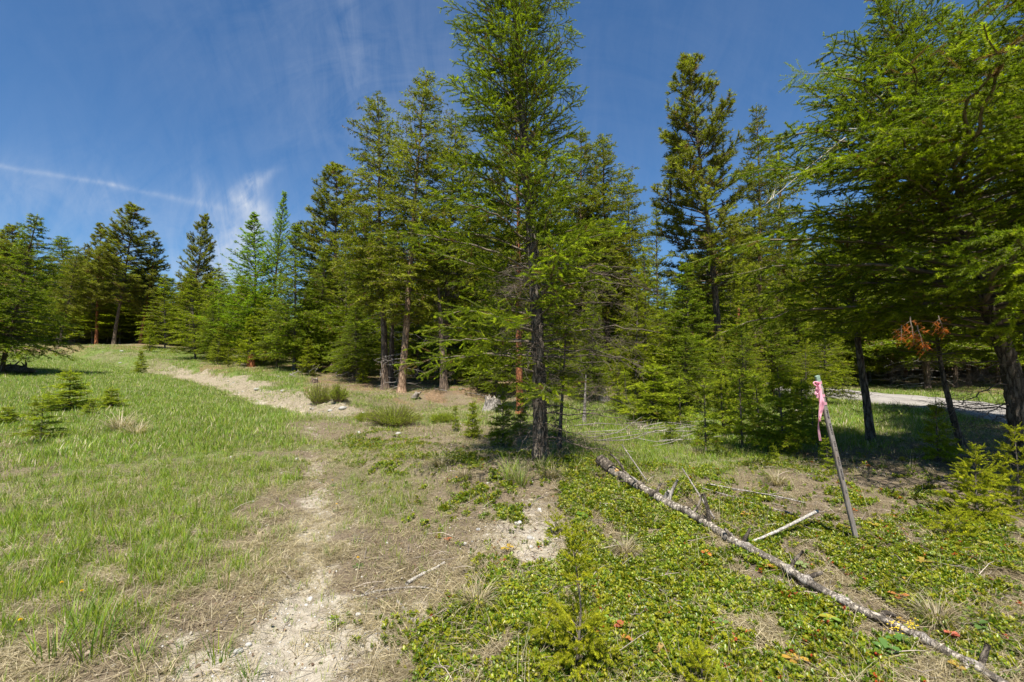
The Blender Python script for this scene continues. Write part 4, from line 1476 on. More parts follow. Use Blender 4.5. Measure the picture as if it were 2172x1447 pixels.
for i, (px, Y, tp) in enumerate(((1558, 30, 650), (1925, 32, 640), (1772, 33, 600), (1870, 36, 650), (2010, 30, 600), (2090, 34, 620), (1700, 34, 640))):
    g = Hp((px - 1086) / F * Y, Y)
    b0 = at(px, 800, Y)
    b0[2] = g
    rt = empty('dead_tree', b0)
    tag(rt, 'bare reddish bole in the dim wood beyond the gravel road', 'dead tree', 'bare boles beyond the road')
    top = at(px + rs.uniform(-15, 15), tp, Y) - b0
    ob('trunk', trunk_mesh([(0, 0, 0), tuple(top * .5 + .05), tuple(top)], rs.uniform(.12, .2), .08, M_BARK_RED if i in (0, 1, 2) else M_BARK_MID, 9, i)[0], rt)

# ================================================================ FALLEN LOG, STICKS, STUMPS, STONES
def on_ground(pix, lift=.0):
    out = []
    for px, py in pix:
        p = ground(px, py)
        out.append(p + np.array((0, 0, lift)))
    return np.array(out)


def fallen_log():
    pix = [(1275, 990), (1306, 1014), (1345, 1040), (1400, 1070), (1465, 1102), (1550, 1154), (1630, 1200), (1725, 1256), (1800, 1300), (1900, 1342), (2000, 1392), (2080, 1436), (2170, 1492)]
    P = on_ground(pix)
    base = P[0].copy()
    Q, f = smooth_line(P, 150)
    r = np.interp(f, [0, .1, .3, .6, 1], [.066, .053, .041, .029, .018])
    # knotty swellings
    rng = np.random.RandomState(9)
    knots = [.16, .235, .30, .415, .475, .56, .61, .70, .735, .80, .90, .955]
    for kf in knots:
        r = r * (1 + .16 * np.exp(-((f - kf) / .008) ** 2))
    # keep the log on the ground, a little straightened
    Q[:, 2] = np.convolve(np.pad(Q[:, 2], 10, mode='edge'), np.ones(21) / 21, 'valid') + r * .8 + .022
    Q[:, :2] += (np.stack((fbm(f * 9, f * 0, 1, 3, 3), fbm(f * 9, f * 0 + 4, 1, 3, 4)), 1) - .5) * .06
    root = empty('fallen_log', base)
    tag(root, 'long thin fallen trunk with broken stubs lying across the right foreground', 'log')
    L = Q - base
    b = B()
    b.tube(L[14:], r[14:], (1, 1, 1), 0, 16, True, .14, 2)
    ob('peeled_trunk', b.mesh('peeled_trunk', (M_DEADWOOD,), True), root)['label'] = 'barkless weathered length of the log'
    b = B()
    b.tube(L[:16], r[:16] * 1.16, (1, 1, 1), 0, 16, True, .4, 3)
    ob('bark', b.mesh('bark', (M_BARK_FIR,)), root)['label'] = 'dark ragged bark left at the thick end'
    # ragged bark pieces at knots
    for kf in knots:
        i = int(kf * 149)
        b = B()
        d = unit(Q[i + 1] - Q[i])
        seg = L[i - 1:i + 3]
        b.tube(seg, r[i - 1:i + 3] * np.array((1.02, 1.10, 1.10, 1.01)), (1, 1, 1), 0, 12, True, .4, i)
        ob('bark_collar', b.mesh('bark_collar', (M_BARK_FIR if kf < .5 else M_GREYWOOD,)), root)
    # stubs: (fraction, side angle, height, length, radius)
    STB = [(.165, .1, 1, .17, .012), (.235, -.5, 1, .06, .012), (.27, -2.0, .3, .09, .009), (.315, .1, 1, .04, .012), (.345, .15, .9, .05, .02), (.36, .3, 1.0, .20, .014),
           (.43, 1.0, .5, .12, .011), (.50, .05, 1.0, .20, .013), (.60, .7, .6, .10, .012), (.575, -.3, 1, .05, .013), (.70, .8, .5, .12, .010), (.735, 1.1, .4, .07, .012), (.855, 1.2, .35, .11, .012), (.965, 1.0, .3, .09, .012), (.955, -1.7, .2, .06, .008), (.21, -2.2, .2, .12, .007)]
    for kf, sa, up, ln, rr in STB:
        i = int(kf * 149)
        d = unit(Q[i + 1] - Q[i])
        side = unit(np.cross(d, (0, 0, 1)))
        v = unit(np.array((0, 0, 1)) * up - side * math.sin(sa) * 1.0 + d * rng.uniform(-.4, .1))
        p = L[i] + v * r[i] * .5
        b = B()
        k = np.linspace(0, 1, 6)
        bend = rng.randn(3) * .03
        pts = np.array([p + v * (ln + r[i]) * s_ + bend * s_ * s_ for s_ in k])
        b.tube(pts, rr * 1.5 * (1 - .4 * k), (1, 1, 1), 0, 7, True, .35, i)
        ob('stub', b.mesh('stub', (M_BARK_FIR if rng.rand() < .75 else M_GREYWOOD,)), root)
    # pale sawn scar near the thick end
    b = B()
    i = 19
    v = np.array((0, -.35, .9))
    v = v / np.linalg.norm(v)
    b.tube(np.array((L[i] + v * r[i] * .8, L[i] + v * (r[i] + .010))), (.034, .028), (.62, .36, .14), 0, 10)
    ob('scar', b.mesh('scar', (M_TWIG,)), root)['label'] = 'orange branch scar'
    return root


fallen_log()


def stick(pix, r0, r1, label, mat=M_GREYWOOD, lifts=None, twigs=0, seed=0, name='stick', cat='stick', group='loose sticks on the ground'):
    P = on_ground(pix)
    if lifts is None:
        lifts = [r0 * .8] * len(P)
    P[:, 2] += np.array(lifts)
    base = P[0].copy()
    Q, f = smooth_line(P, max(10, len(P) * 5))
    rng = np.random.RandomState(seed)
    Q = Q + np.cumsum(rng.randn(*Q.shape) * r0 * .12, 0) * np.array((1, 1, .4))
    b = B()
    rr = r0 + (r1 - r0) * f
    b.tube(Q - base, rr, (1, 1, 1), 0, 7, True, .2, seed)
    for i in range(twigs):
        j = rng.randint(2, len(Q) - 1)
        d = unit(Q[j] - Q[j - 1])
        v = unit(d + rng.randn(3) * np.array((.8, .8, .3)) + np.array((0, 0, .15)))
        ln = rng.uniform(.08, .3)
        b.tube(np.array((Q[j], Q[j] + v * ln * .5, Q[j] + v * ln)) - base, (rr[j] * .5, rr[j] * .35, rr[j] * .15), (1, 1, 1), 0, 4)
    o = ob(name, b.mesh(name, (mat,)), None, base)
    tag(o, label, cat, group)
    return o


M_WHITEWOOD = bark_mat('bleached_wood', (.20, .175, .145), (.54, .50, .44), (40, 40, 6), .4, third=(.24, .20, .16))
stick([(1588, 1158), (1640, 1148), (1690, 1135), (1735, 1122)], .010, .014, 'bleached white branch propped up beside the log', M_WHITEWOOD, [.02, .06, .11, .15], 0, 1)
stick([(745, 1272), (800, 1258), (860, 1248), (905, 1250), (945, 1262)], .010, .004, 'grey stick lying across the sandy rut edge', M_GREYWOOD, None, 2, 2)
stick([(862, 1242), (895, 1222), (925, 1208), (945, 1196)], .013, .010, 'short pale stick slanting above the long grey one', M_WHITEWOOD, None, 0, 3)
stick([(843, 1280), (870, 1310), (895, 1345), (915, 1385), (935, 1425), (950, 1455)], .010, .014, 'grey stick pointing to the camera left of the seedling', M_GREYWOOD, None, 1, 4)
stick([(1265, 1128), (1300, 1148), (1335, 1170), (1368, 1190)], .011, .008, 'pale forked stick on the litter left of the log', M_WHITEWOOD, None, 2, 5)
stick([(1395, 1200), (1425, 1192), (1448, 1184)], .010, .008, 'short pale stick right of the forked one', M_WHITEWOOD, None, 0, 6)
stick([(1303, 1118), (1350, 1112), (1400, 1106)], .007, .004, 'thin straight stick nearest the log on its left', M_GREYWOOD, None, 1, 7)
stick([(1448, 1052), (1480, 1080), (1515, 1112)], .006, .010, 'grey stick leaning over the log', M_GREYWOOD, [.28, .16, .05], 0, 8)
stick([(1500, 1036), (1560, 1048), (1640, 1062), (1712, 1076)], .009, .006, 'upper of two long thin poles right of the log', M_GREYWOOD, [.05, .05, .05, .04], 3, 9)
stick([(1490, 1044), (1550, 1060), (1620, 1080), (1680, 1094)], .007, .005, 'lower of two long thin poles right of the log', M_GREYWOOD, [.04, .03, .02, .02], 2, 10)
stick([(1590, 1050), (1640, 1058), (1690, 1060)], .008, .005, 'short pole end beside the two long poles', M_GREYWOOD, None, 0, 11)
stick([(2150, 1322), (2142, 1340), (2152, 1362), (2172, 1390)], .014, .010, 'curved grey stick at the bottom right corner', M_GREYWOOD, None, 0, 12)
stick([(1820, 1345), (1860, 1370), (1900, 1385)], .006, .004, 'short stick below the log toward the corner', M_WHITEWOOD, None, 1, 13)
stick([(1455, 1210), (1468, 1230), (1480, 1246)], .010, .006, 'stub of grey wood in the shrub mat', M_GREYWOOD, None, 0, 14)
stick([(1320, 985), (1345, 1005), (1372, 1035)], .007, .008, 'crooked grey branch over the thick end of the log', M_GREYWOOD, [.25, .14, .08], 1, 15)
stick([(1120, 1085), (1135, 1062), (1165, 1050)], .006, .003, 'small bent twig left of the log in the shrub mat', M_GREYWOOD, None, 0, 16)
stick([(1180, 1247), (1130, 1249), (1075, 1246)], .004, .002, 'straw thin stick behind the foreground seedling', M_WHITEWOOD, None, 0, 17)
stick([(1035, 1150), (1045, 1200), (1050, 1245), (1062, 1280)], .004, .005, 'brown stem lying left of the seedling', M_GREYWOOD, None, 2, 18)
for i in range(16):
    x0 = rs.uniform(1200, 1400)
    y0 = rs.uniform(905, 950)
    stick([(x0, y0), (x0 + rs.uniform(40, 90), y0 + rs.uniform(-8, 6)), (x0 + rs.uniform(110, 190), y0 + rs.uniform(-30, 8))], rs.uniform(.006, .012), .003,
          'grey branch in the slash heap behind the log', M_GREYWOOD if i % 3 else M_WHITEWOOD, [rs.uniform(.01, .15), rs.uniform(.02, .2), rs.uniform(.02, .3)], 4, 30 + i, 'slash_branch', 'branch', 'slash branches heaped behind the log')
for i in range(14):
    x0 = rs.uniform(610, 760)
    y0 = rs.uniform(792, 806)
    stick([(x0, y0), (x0 + rs.uniform(10, 30), y0 + rs.uniform(-4, 3))], rs.uniform(.015, .03), .006,
          'grey branch in the slash under the dense firs', M_GREYWOOD, [rs.uniform(0, .3), rs.uniform(.1, .6)], 5, 60 + i, 'slash_branch', 'branch', 'slash branches under the dense firs')
for i in range(12):
    x0 = rs.uniform(880, 1380)
    y0 = rs.uniform(826, 870)
    stick([(x0, y0), (x0 + rs.uniform(-50, 50), y0 + rs.uniform(-3, 3))], rs.uniform(.012, .03), .008,
          'branch lying on the brown duff under the woods', M_GREYWOOD, [.03, rs.uniform(.02, .2)], 3, 90 + i, 'fallen_branch', 'branch', 'branches lying on the forest duff')


def stump(px, py, w, h, label, mat, seed, lean=0.0, name='stump'):
    p = ground(px, py)
    rng = np.random.RandomState(seed)
    n, s = 9, 18
    th = np.arange(s) * 2 * PI / s
    lob = 1 + .18 * np.sin(th * 4 + seed) + .12 * np.sin(th * 7 + 2 * seed)
    topz = h * (1 + .28 * rng.randn(s) * .5)
    V = []
    for i in range(n):
        f = i / (n - 1)
        r = w / 2 * (1 + .55 * (1 - f) ** 2.5 * lob) * (.82 + .1 * rng.rand(s))
        V.append(np.stack((np.cos(th) * r + lean * f * h, np.sin(th) * r, topz * f - .04), 1))
    V = np.concatenate(V + [np.array([[lean * h, 0, h * .72]])])
    i, j = np.meshgrid(np.arange(n - 1), np.arange(s), indexing='ij')
    a, b_ = i * s + j, i * s + (j + 1) % s
    Fc = np.concatenate((np.stack((a, b_, b_ + s), -1).reshape(-1, 3), np.stack((a, b_ + s, a + s), -1).reshape(-1, 3)))
    body = mesh('body', V[:-1], Fc, None, (mat,), None, False)
    jj = np.arange(s)
    Vt = np.concatenate((V[(n - 1) * s:n * s], V[-1:]))
    top = mesh('broken_top', Vt, np.stack((jj, (jj + 1) % s, np.full(s, s)), -1), None, (M_DEADWOOD,), None, False)
    root = empty(name, p)
    ob('body', body, root)
    ob('broken_top', top, root)
    tag(root, label, 'stump')


stump(1045, 872, .50, .42, 'broad pale stump left of the orange trunk', M_GREYWOOD, 1)
stump(1285, 853, .34, .50, 'split grey stump leaning in the shade right of the lone fir', M_GREYWOOD, 2, -.35)
stump(667, 812, .32, .22, 'small dark stump above the juniper bushes', M_BARK_MID, 3)
stump(1358, 905, .40, .10, 'low sawn stump by the slash heap', M_GREYWOOD, 4)
stump(1700, 885, .40, .18, 'dark low stump behind the stake', M_BARK_FIR, 5)
stump(532, 778, .34, .7, 'reddish broken bole under the larches', M_BARK_RED, 6)
stump(878, 842, .22, .18, 'small pale root end on the duff', M_DEADWOOD, 7, .8)


def root_wad():
    p = ground(28, 792)
    root = empty('upturned_root', p)
    tag(root, 'dark upturned tree root at the foot of the left fir', 'tree root')
    rng = np.random.RandomState(12)
    b = B()
    b.tube(np.array(((-.5, 0, .12), (-.1, 0, .22), (.35, 0, .18), (1.1, -.1, .1))), (.18, .24, .2, .07), (.8, .8, .8), 0, 9, True, .5, 4)
    ob('root_mass', b.mesh('root_mass', (M_BARK_FIR,)), root)
    for i in range(9):
        b = B()
        v = unit(np.array((rng.randn(), rng.randn() * .6, abs(rng.randn()) * .9)))
        s = np.array((rng.uniform(-.4, .6), 0, .2))
        L = rng.uniform(.25, .6)
        b.tube(np.array((s, s + v * L * .5 + rng.randn(3) * .04, s + v * L)), (.06, .04, .012), (.8, .8, .8), 0, 6, True, .3, i)
        ob('root', b.mesh('root', (M_BARK_FIR if i % 3 else M_GREYWOOD,)), root)


root_wad()


def rock_mesh(seed, mat=M_ROCK):
    rng = np.random.RandomState(seed)
    bm_v, bm_f = [], []
    n, s = 7, 10
    for i in range(n):
        ph = PI * i / (n - 1)
        for j in range(s):
            th = 2 * PI * j / s
            v = np.array((math.sin(ph) * math.cos(th), math.sin(ph) * math.sin(th), math.cos(ph) * .6))
            bm_v.append(v)
    V = np.array(bm_v)
    planes = unit(rng.randn(12, 3))
    d = V @ planes.T
    V = V * (1 / np.maximum(1, d.max(1) * rng.uniform(1.15, 1.35)))[:, None]
    V = V * (1 + .1 * (vnoise(V[:, 0] * 3 + seed, V[:, 1] * 3 + V[:, 2] * 2, seed) - .5))[:, None]
    for i in range(n - 1):
        for j in range(s):
            a, b_ = i * s + j, i * s + (j + 1) % s
            bm_f += [(a, a + s, b_ + s), (a, b_ + s, b_)]
    return mesh('stone', V, np.array(bm_f), None, (mat,), None, False)


ROCKS = [rock_mesh(i) for i in range(4)]
for px, py, s, lab in ((845, 921, .07, 'small white stone before the long juniper mat'), (1124, 1143, .035, 'pale blue-grey stone on the bare litter patch'),
                       (590, 800, .10, 'white stone at the brow of the cut bank'), (600, 830, .09, 'light stone half way down the cut bank'), (545, 827, .12, 'flat light stone lying on the cut bank'),
                       (258, 746, .15, 'white stone on the far meadow below the pines'), (255, 772, .12, 'flat pale stone at the top of the cut bank far left'),
                       (505, 1385, .03, 'angular grey stone in the sand by a grass tuft'), (700, 872, .08, 'pale stone under the right juniper bush'), (968, 1432, .02, 'tiny pale stone at the bottom edge'),
                       (727, 868, .14, 'grey stone under the juniper bushes'), (1020, 1350, .02, 'tiny white stone near the grey stick')):
    o = ob('stone', ROCKS[random.randrange(4)], None, ground(px, py) + np.array((0, 0, s * .15)), (0, 0, random.random() * 6), (s, s * .8, s * .75))
    tag(o, lab, 'stone')
for i in range(60):
    px = rs.uniform(120, 680)
    Pb = np.array(BANK)
    f = rs.uniform(.2, .97) * (len(Pb) - 1)
    j = int(f)
    q = Pb[j] * (1 - f + j) + Pb[j + 1] * (f - j)
    q = q + rs.randn(2) * np.array((.5, .5))
    s = rs.uniform(.02, .06)
    o = ob('stone', ROCKS[rs.randint(4)], None, (q[0], q[1], Hp(q[0], q[1])), (0, 0, rs.rand() * 6), (s, s, s * .7))
    tag(o, 'little pale stone crumbled out of the cut bank', 'stone', 'stones along the cut bank')

# ================================================================ JUNIPERS
def juniper(px, py, w, h, label, seed, dep=None):
    p = ground(px, py)
    rng = np.random.RandomState(seed)
    S = Seg()
    wood = B()
    for i in range(int(150 * max(1, w))):
        a = rng.rand() * 2 * PI
        rr = math.sqrt(rng.rand())
        tip = np.array((math.cos(a) * rr * w / 2, math.sin(a) * rr * w / 2 * .8, h * (1 - .55 * rr ** 2) * rng.uniform(.45, 1.15)))
        s0 = tip * np.array((.35, .35, 0)) + rng.randn(3) * .02
        s0[2] = 0
        n = 5
        q = [s0 + (tip - s0) * k / n + np.array((0, 0, .06 * h * math.sin(PI * k / n))) for k in range(n + 1)]
        wood.tube(np.array(q), .006 * (1 - .8 * np.linspace(0, 1, n + 1)) + .001, (.16, .11, .07), 0, 3, False)
        for k in range(1, n):
            d = unit(q[k + 1] - q[k])
            S.add(q[k], d, np.linalg.norm(q[k + 1] - q[k]), rng.rand() * .4)
            for _ in range(3):
                S.add(q[k], unit(d + rng.randn(3) * .55 + np.array((0, 0, .35))), rng.uniform(.05, .13), rng.rand() ** .6)
    b = B()
    needles(b, *S.arrays(), rng, 120, .024, .0062, np.array((.14, .19, .014)), np.array((.33, .36, .035)), 0, (25, 60), 1.0)
    root = empty('juniper_bush', p)
    ob('foliage', b.mesh('foliage', (M_NEEDLE,)), root)
    ob('stems', wood.mesh('stems', (M_TWIG,)), root)
    tag(root, label, 'juniper bush')


juniper(678, 858, .95, .68, 'round juniper bush on the cut bank, left of a pair', 1)
juniper(718, 853, .66, .58, 'round juniper bush on the cut bank, right of a pair', 2)
juniper(835, 903, 1.45, .46, 'long low juniper mat in the clearing', 3)
juniper(778, 893, .6, .18, 'small low juniper left of the long mat', 4)
juniper(940, 895, .7, .16, 'flat juniper mat right of the long one', 5)

# ================================================================ STAKE WITH RIBBON
def stake():
    Y = 3.74
    base = at(1817, 1146, Y)
    base[2] = Hp(base[0], base[1]) - .03
    base_m = at(1817, 1148, Y)
    top = at(1733, 797, Y - .02)
    ax = unit(top - base_m)
    L = np.linalg.norm(top - base_m)
    z0 = -.12
    root = empty('survey_stake', base_m)
    tag(root, 'leaning grey wooden survey stake tied with pink ribbon', 'stake')
    # local frame: x = width (towards the right), y = thickness
    face = unit(np.array((.42, -1, 0)))
    wdt = unit(np.cross(ax, face))
    if wdt[0] < 0:
        wdt = -wdt
    nrm = unit(np.cross(wdt, ax))
    if nrm[1] > 0:
        nrm = -nrm
    hw, ht = .0225, .010
    rng = np.random.RandomState(5)
    def prism(z1, z2, hw1, ht1, mat, name, off=0.0, taper=1.0):
        n = 24
        V = []
        for i in range(n):
            z = z1 + (z2 - z1) * i / (n - 1)
            k = 1 - (1 - taper) * i / (n - 1)
            jit = rng.randn(8) * .0004
            w, t = hw1 * k, ht1 * k
            for q, (a, b_) in enumerate(((-w, -t + .002), (-w + .002, -t), (w - .002, -t), (w, -t + .002), (w, t - .002), (w - .002, t), (-w + .002, t), (-w, t - .002))):
                V.append(ax * z + wdt * (a + jit[q]) - nrm * (b_ + jit[q]))
        V = np.array(V)
        V = np.concatenate((V, [ax * z1, ax * z2]))
        Fc = []
        for i in range(n - 1):
            for j in range(8):
                a, b_ = i * 8 + j, i * 8 + (j + 1) % 8
                Fc += [(a, b_, b_ + 8), (a, b_ + 8, a + 8)]
        for j in range(8):
            Fc += [((j + 1) % 8, j, n * 8), ((n - 1) * 8 + j, (n - 1) * 8 + (j + 1) % 8, n * 8 + 1)]
        me = mesh(name, V, np.array(Fc), None, (mat,), None, False)
        return ob(name, me, root)
    m, k = newmat('stake_wood')
    tc = k.n('ShaderNodeTexCoord').outputs['Object']
    # grain runs along the stake axis: rotate coordinates so that z follows it
    mp = k.n('ShaderNodeMapping', ins={'Vector': tc, 'Rotation': (0, math.atan2(-ax[0], ax[2]), 0), 'Scale': (160, 160, 5)}).outputs[0]
    g = k.noise(mp, 1.0, 5, .6)
    s2 = k.noise(tc, 9, 4, .6)
    c = k.ramp(g, [(.3, (.10, .082, .068)), (.5, (.21, .18, .155)), (.72, (.33, .295, .26))])
    c = k.mix(k.ramp(s2, [(.5, 0), (.7, .5)]), c, (.20, .13, .08))
    bp = k.n('ShaderNodeBump', ins={'Strength': .5, 'Distance': .002, 'Height': g})
    p = k.n('ShaderNodeBsdfPrincipled', ins={'Base Color': c, 'Roughness': .8, 'Normal': bp.outputs[0]})
    out = k.n('ShaderNodeOutputMaterial')
    k.link(p.outputs[0], out.inputs[0])
    prism(z0, L - .085, hw, ht, m, 'post')
    prism(L - .085, L, hw, ht, plain_mat('worn_green_paint', (.22, .30, .22), .6, .3, .45, 60), 'painted_top', 0, .93)['label'] = 'top with worn green paint'
    pink = foliage_mat('pink_ribbon', .35, .35, .5, .12, (1.1, .8, .9))
    pc = np.array((.84, .42, .50))
    # wraps
    def wrap(z1, z2, name='ribbon_wrap'):
        n = 28
        th = np.linspace(0, 2 * PI, n, endpoint=False)
        V = []
        for zi in np.linspace(z1, z2, 4):
            for a in th:
                c_, s_ = math.cos(a), math.sin(a)
                q = (abs(c_) ** 8 + abs(s_) ** 8) ** (-1 / 8.)
                zz = zi + .002 * math.sin(a * 3 + zi * 300) + .003 * s_ * c_
                V.append(ax * zz + wdt * c_ * q * (hw + .0025 + .001 * math.sin(5 * a + zi * 500)) - nrm * s_ * q * (ht + .0025))
        V = np.array(V)
        Fc = []
        for i in range(3):
            for j in range(n):
                a, b_ = i * n + j, i * n + (j + 1) % n
                Fc += [(a, b_, b_ + n), (a, b_ + n, a + n)]
        o = ob(name, mesh(name, V, np.array(Fc), np.tile(pc, (len(V), 1)), (pink,), None, True), root)
        return o
    wrap(L - .070, L - .048)
    wrap(L - .178, L - .156)
    wrap(L - .246, L - .222)
    # hanging tails: flat strips with folds
    def tail(z, side, length, width, seed, curl=0.02, name='ribbon_tail', dx=0.0):
        r2 = np.random.RandomState(seed)
        n = 16
        p = ax * z - wdt * (hw + .004) * side + nrm * .014
        V = []
        sway = 0
        for i in range(n):
            f = i / (n - 1)
            ang = 1.1 * math.sin(f * 4 + seed) + seed
            sway = curl * math.sin(f * 5 + seed * 2)
            c = p + np.array((-.01 * f - dx * f + sway, -.012 * f - .01 * math.sin(f * 6), -length * f))
            w = np.array((math.cos(ang), math.sin(ang), .1)) * width / 2
            fold = np.array((0, .006 * math.sin(f * 20), 0))
            V += [c - w, c + fold, c + w]
        V = np.array(V)
        Fc = []
        for i in range(n - 1):
            for j in range(2):
                a = i * 3 + j
                Fc += [(a, a + 1, a + 4), (a, a + 4, a + 3)]
        return ob(name, mesh(name, V, np.array(Fc), np.tile(pc, (len(V), 1)) * r2.uniform(.85, 1.15), (pink,), None, True), root)
    tail(L - .055, 1, .12, .026, 1, .006)
    tail(L - .055, .8, .31, .024, 2, .010)
    tail(L - .16, 1, .20, .022, 3, .008)
    tail(L - .10, 1, .42, .020, 4, .008)
    tail(L - .055, 1.2, .09, .022, 5, .004, dx=.012)
    # knot and loop
    b = B()
    th = np.linspace(0, 2 * PI, 14)
    c0 = ax * (L - .058) - wdt * (hw + .018) + nrm * .012
    pts = np.array([c0 + np.array((-.020 * math.cos(a) - .006, .008 * math.sin(a * 2), .016 * math.sin(a))) for a in th])
    b.tube(pts, .0055, pc, 0, 6)
    ob('ribbon_bow', b.mesh('ribbon_bow', (pink,), True), root)
    b = B()
    b.tube(np.array((ax * (L - .063) - wdt * (hw + .006) + nrm * .006, ax * (L - .053) - wdt * (hw - .004) + nrm * .019)), (.011, .008), pc, 0, 8)
    ob('ribbon_knot', b.mesh('ribbon_knot', (pink,), True), root)
    # handwriting down the face, as ink just proud of the wood
    ink = plain_mat('black_marker', (.02, .018, .018), .6, .3, .1)
    Mx = Matrix(((-ax[0], wdt[0], nrm[0]), (-ax[1], wdt[1], nrm[1]), (-ax[2], wdt[2], nrm[2])))
    for txt, zt, sz in (('PROP.', L - .285, .030), ('RANCH', L - .395, .027), ('LOT 17', L - .545, .026), ('ROAD', L - .675, .027), ('CENTER', L - .775, .025), ('C/L', L - .95, .022)):
        cu = bpy.data.curves.new('writing', 'FONT')
        cu.body = txt
        cu.size = sz
        cu.shear = .25
        cu.offset = .0004
        cu.align_y = 'CENTER'
        cu.resolution_u = 2
        tmp = bpy.data.objects.new('tmp', cu)
        COL.objects.link(tmp)
        dg = bpy.context.evaluated_depsgraph_get()
        me = bpy.data.meshes.new_from_object(tmp.evaluated_get(dg))
        bpy.data.objects.remove(tmp)
        me.name = 'writing'
        me.materials.clear()
        me.materials.append(ink)
        o = ob('writing', me, root, ax * zt + nrm * (ht + .0012))
        o.rotation_euler = Mx.to_euler()
        o['label'] = 'black hand lettering'
    return root


stake()

# ================================================================ SCATTERED GROUND COVER
def hidden_collection(name, meshes):
    c = bpy.data.collections.new(name)
    for i, me in enumerate(meshes):
        o = bpy.data.objects.new('%s_%02d' % (name, i), me)
        c.objects.link(o)
    return c


def scatter(name, label, X, Y, scl, idx, coll, tilt=.25, zoff=0.0, rng=R, zs=None, yaw=None):
    n = len(X)
    Z = H(X, Y) + zoff
    me = bpy.data.meshes.new(name)
    me.vertices.add(n)
    me.vertices.foreach_set('co', np.stack((X, Y, Z), 1).astype(np.float32).ravel())
    rot = np.stack((rng.randn(n) * tilt, rng.randn(n) * tilt, rng.rand(n) * 2 * PI if yaw is None else yaw), 1).astype(np.float32)
    a = me.attributes.new('rot', 'FLOAT_VECTOR', 'POINT')
    a.data.foreach_set('vector', rot.ravel())
    a = me.attributes.new('scl', 'FLOAT', 'POINT')
    a.data.foreach_set('value', scl.astype(np.float32))
    a = me.attributes.new('idx', 'INT', 'POINT')
    a.data.foreach_set('value', idx.astype(np.int32))
    me.update()
    o = ob(name, me)
    g = bpy.data.node_groups.new(name, 'GeometryNodeTree')
    g.interface.new_socket('Geometry', in_out='INPUT', socket_type='NodeSocketGeometry')
    g.interface.new_socket('Geometry', in_out='OUTPUT', socket_type='NodeSocketGeometry')
    gi = g.nodes.new('NodeGroupInput')
    go = g.nodes.new('NodeGroupOutput')
    ci = g.nodes.new('GeometryNodeCollectionInfo')
    ci.inputs['Collection'].default_value = coll
    ci.inputs['Separate Children'].default_value = True
    ci.inputs['Reset Children'].default_value = True
    ip = g.nodes.new('GeometryNodeInstanceOnPoints')
    ip.inputs['Pick Instance'].default_value = True
    def attr(nm, t):
        q = g.nodes.new('GeometryNodeInputNamedAttribute')
        q.data_type = t
        q.inputs['Name'].default_value = nm
        return [s for s in q.outputs if s.enabled and s.name == 'Attribute'][0]
    m2p = g.nodes.new('GeometryNodeMeshToPoints')
    g.links.new(gi.outputs[0], m2p.inputs['Mesh'])
    g.links.new(m2p.outputs[0], ip.inputs['Points'])
    g.links.new(ci.outputs[0], ip.inputs['Instance'])
    g.links.new(attr('idx', 'INT'), ip.inputs['Instance Index'])
    e2r = g.nodes.new('FunctionNodeEulerToRotation')
    g.links.new(attr('rot', 'FLOAT_VECTOR'), e2r.inputs[0])
    g.links.new(e2r.outputs[0], ip.inputs['Rotation'])
    g.links.new(attr('scl', 'FLOAT'), ip.inputs['Scale'])
    g.links.new(ip.outputs[0], go.inputs[0])
    md = o.modifiers.new('scatter', 'NODES')
    md.node_group = g
    tag(o, label, kind='stuff')
    return o


def blade(b, p, az, el, ln, w, col, bend=.6, nseg=3):
    d = np.array((math.cos(az) * math.cos(el), math.sin(az) * math.cos(el), math.sin(el)))
    side = np.array((-math.sin(az), math.cos(az), 0))
    pts = []
    cur = np.array(p, float)
    e = el
    V = []
    for i in range(nseg + 1):
        f = i / nseg
        ww = w * (1 - f ** 1.6) / 2
        if i < nseg:
            V += [cur - side * ww, cur + side * ww]
        else:
            V += [cur]
        dd = np.array((math.cos(az) * math.cos(e), math.sin(az) * math.cos(e), math.sin(e)))
        cur = cur + dd * ln / nseg
        e -= bend / nseg
    Fc = []
    for i in range(nseg - 1):
        a = 2 * i
        Fc += [(a, a + 1, a + 3), (a, a + 3, a + 2)]
    a = 2 * (nseg - 1)
    Fc += [(a, a + 1, a + 2)]
    b.add(np.array(V), Fc, col)


GREENS = [np.array(c) for c in ((.14, .235, .018), (.20, .29, .022), (.11, .20, .030), (.27, .32, .03))]
STRAW = [np.array(c) for c in ((.36, .29, .16), (.46, .38, .23), (.24, .185, .11), (.54, .46, .31))]


def tuft(seed, n, spread, hmin, hmax, w, dry=.12, green=GREENS, bend=(.1, .9)):
    rng = np.random.RandomState(seed)
    b = B()
    for i in range(n):
        a = rng.rand() * 2 * PI
        r = spread * math.sqrt(rng.rand())
        isdry = rng.rand() < dry
        c = (STRAW[rng.randint(4)] if isdry else green[rng.randint(len(green))]) * rng.uniform(.8, 1.2)
        blade(b, (math.cos(a) * r, math.sin(a) * r, -.01), rng.rand() * 2 * PI, rng.uniform(1.0, 1.5), rng.uniform(hmin, hmax), w * rng.uniform(.7, 1.3), c, rng.uniform(*bend))
    return b.mesh('grass_tuft', (M_GRASS,))


def straws(seed, n, spread, lmin, lmax, w):
    rng = np.random.RandomState(seed)
    b = B()
    main = rng.rand() * 6.28
    for i in range(n):
        a = rng.rand() * 2 * PI
        r = spread * math.sqrt(rng.rand())
        c = STRAW[rng.randint(4)] * rng.uniform(.55, 1.15)
        blade(b, (math.cos(a) * r, math.sin(a) * r, rng.uniform(.0, .02)), main + rng.randn() * .9, rng.uniform(-.05, .35), rng.uniform(lmin, lmax), w * rng.uniform(.6, 1.3), c, rng.uniform(.0, .7))
    return b.mesh('straw', (M_GRASS,))


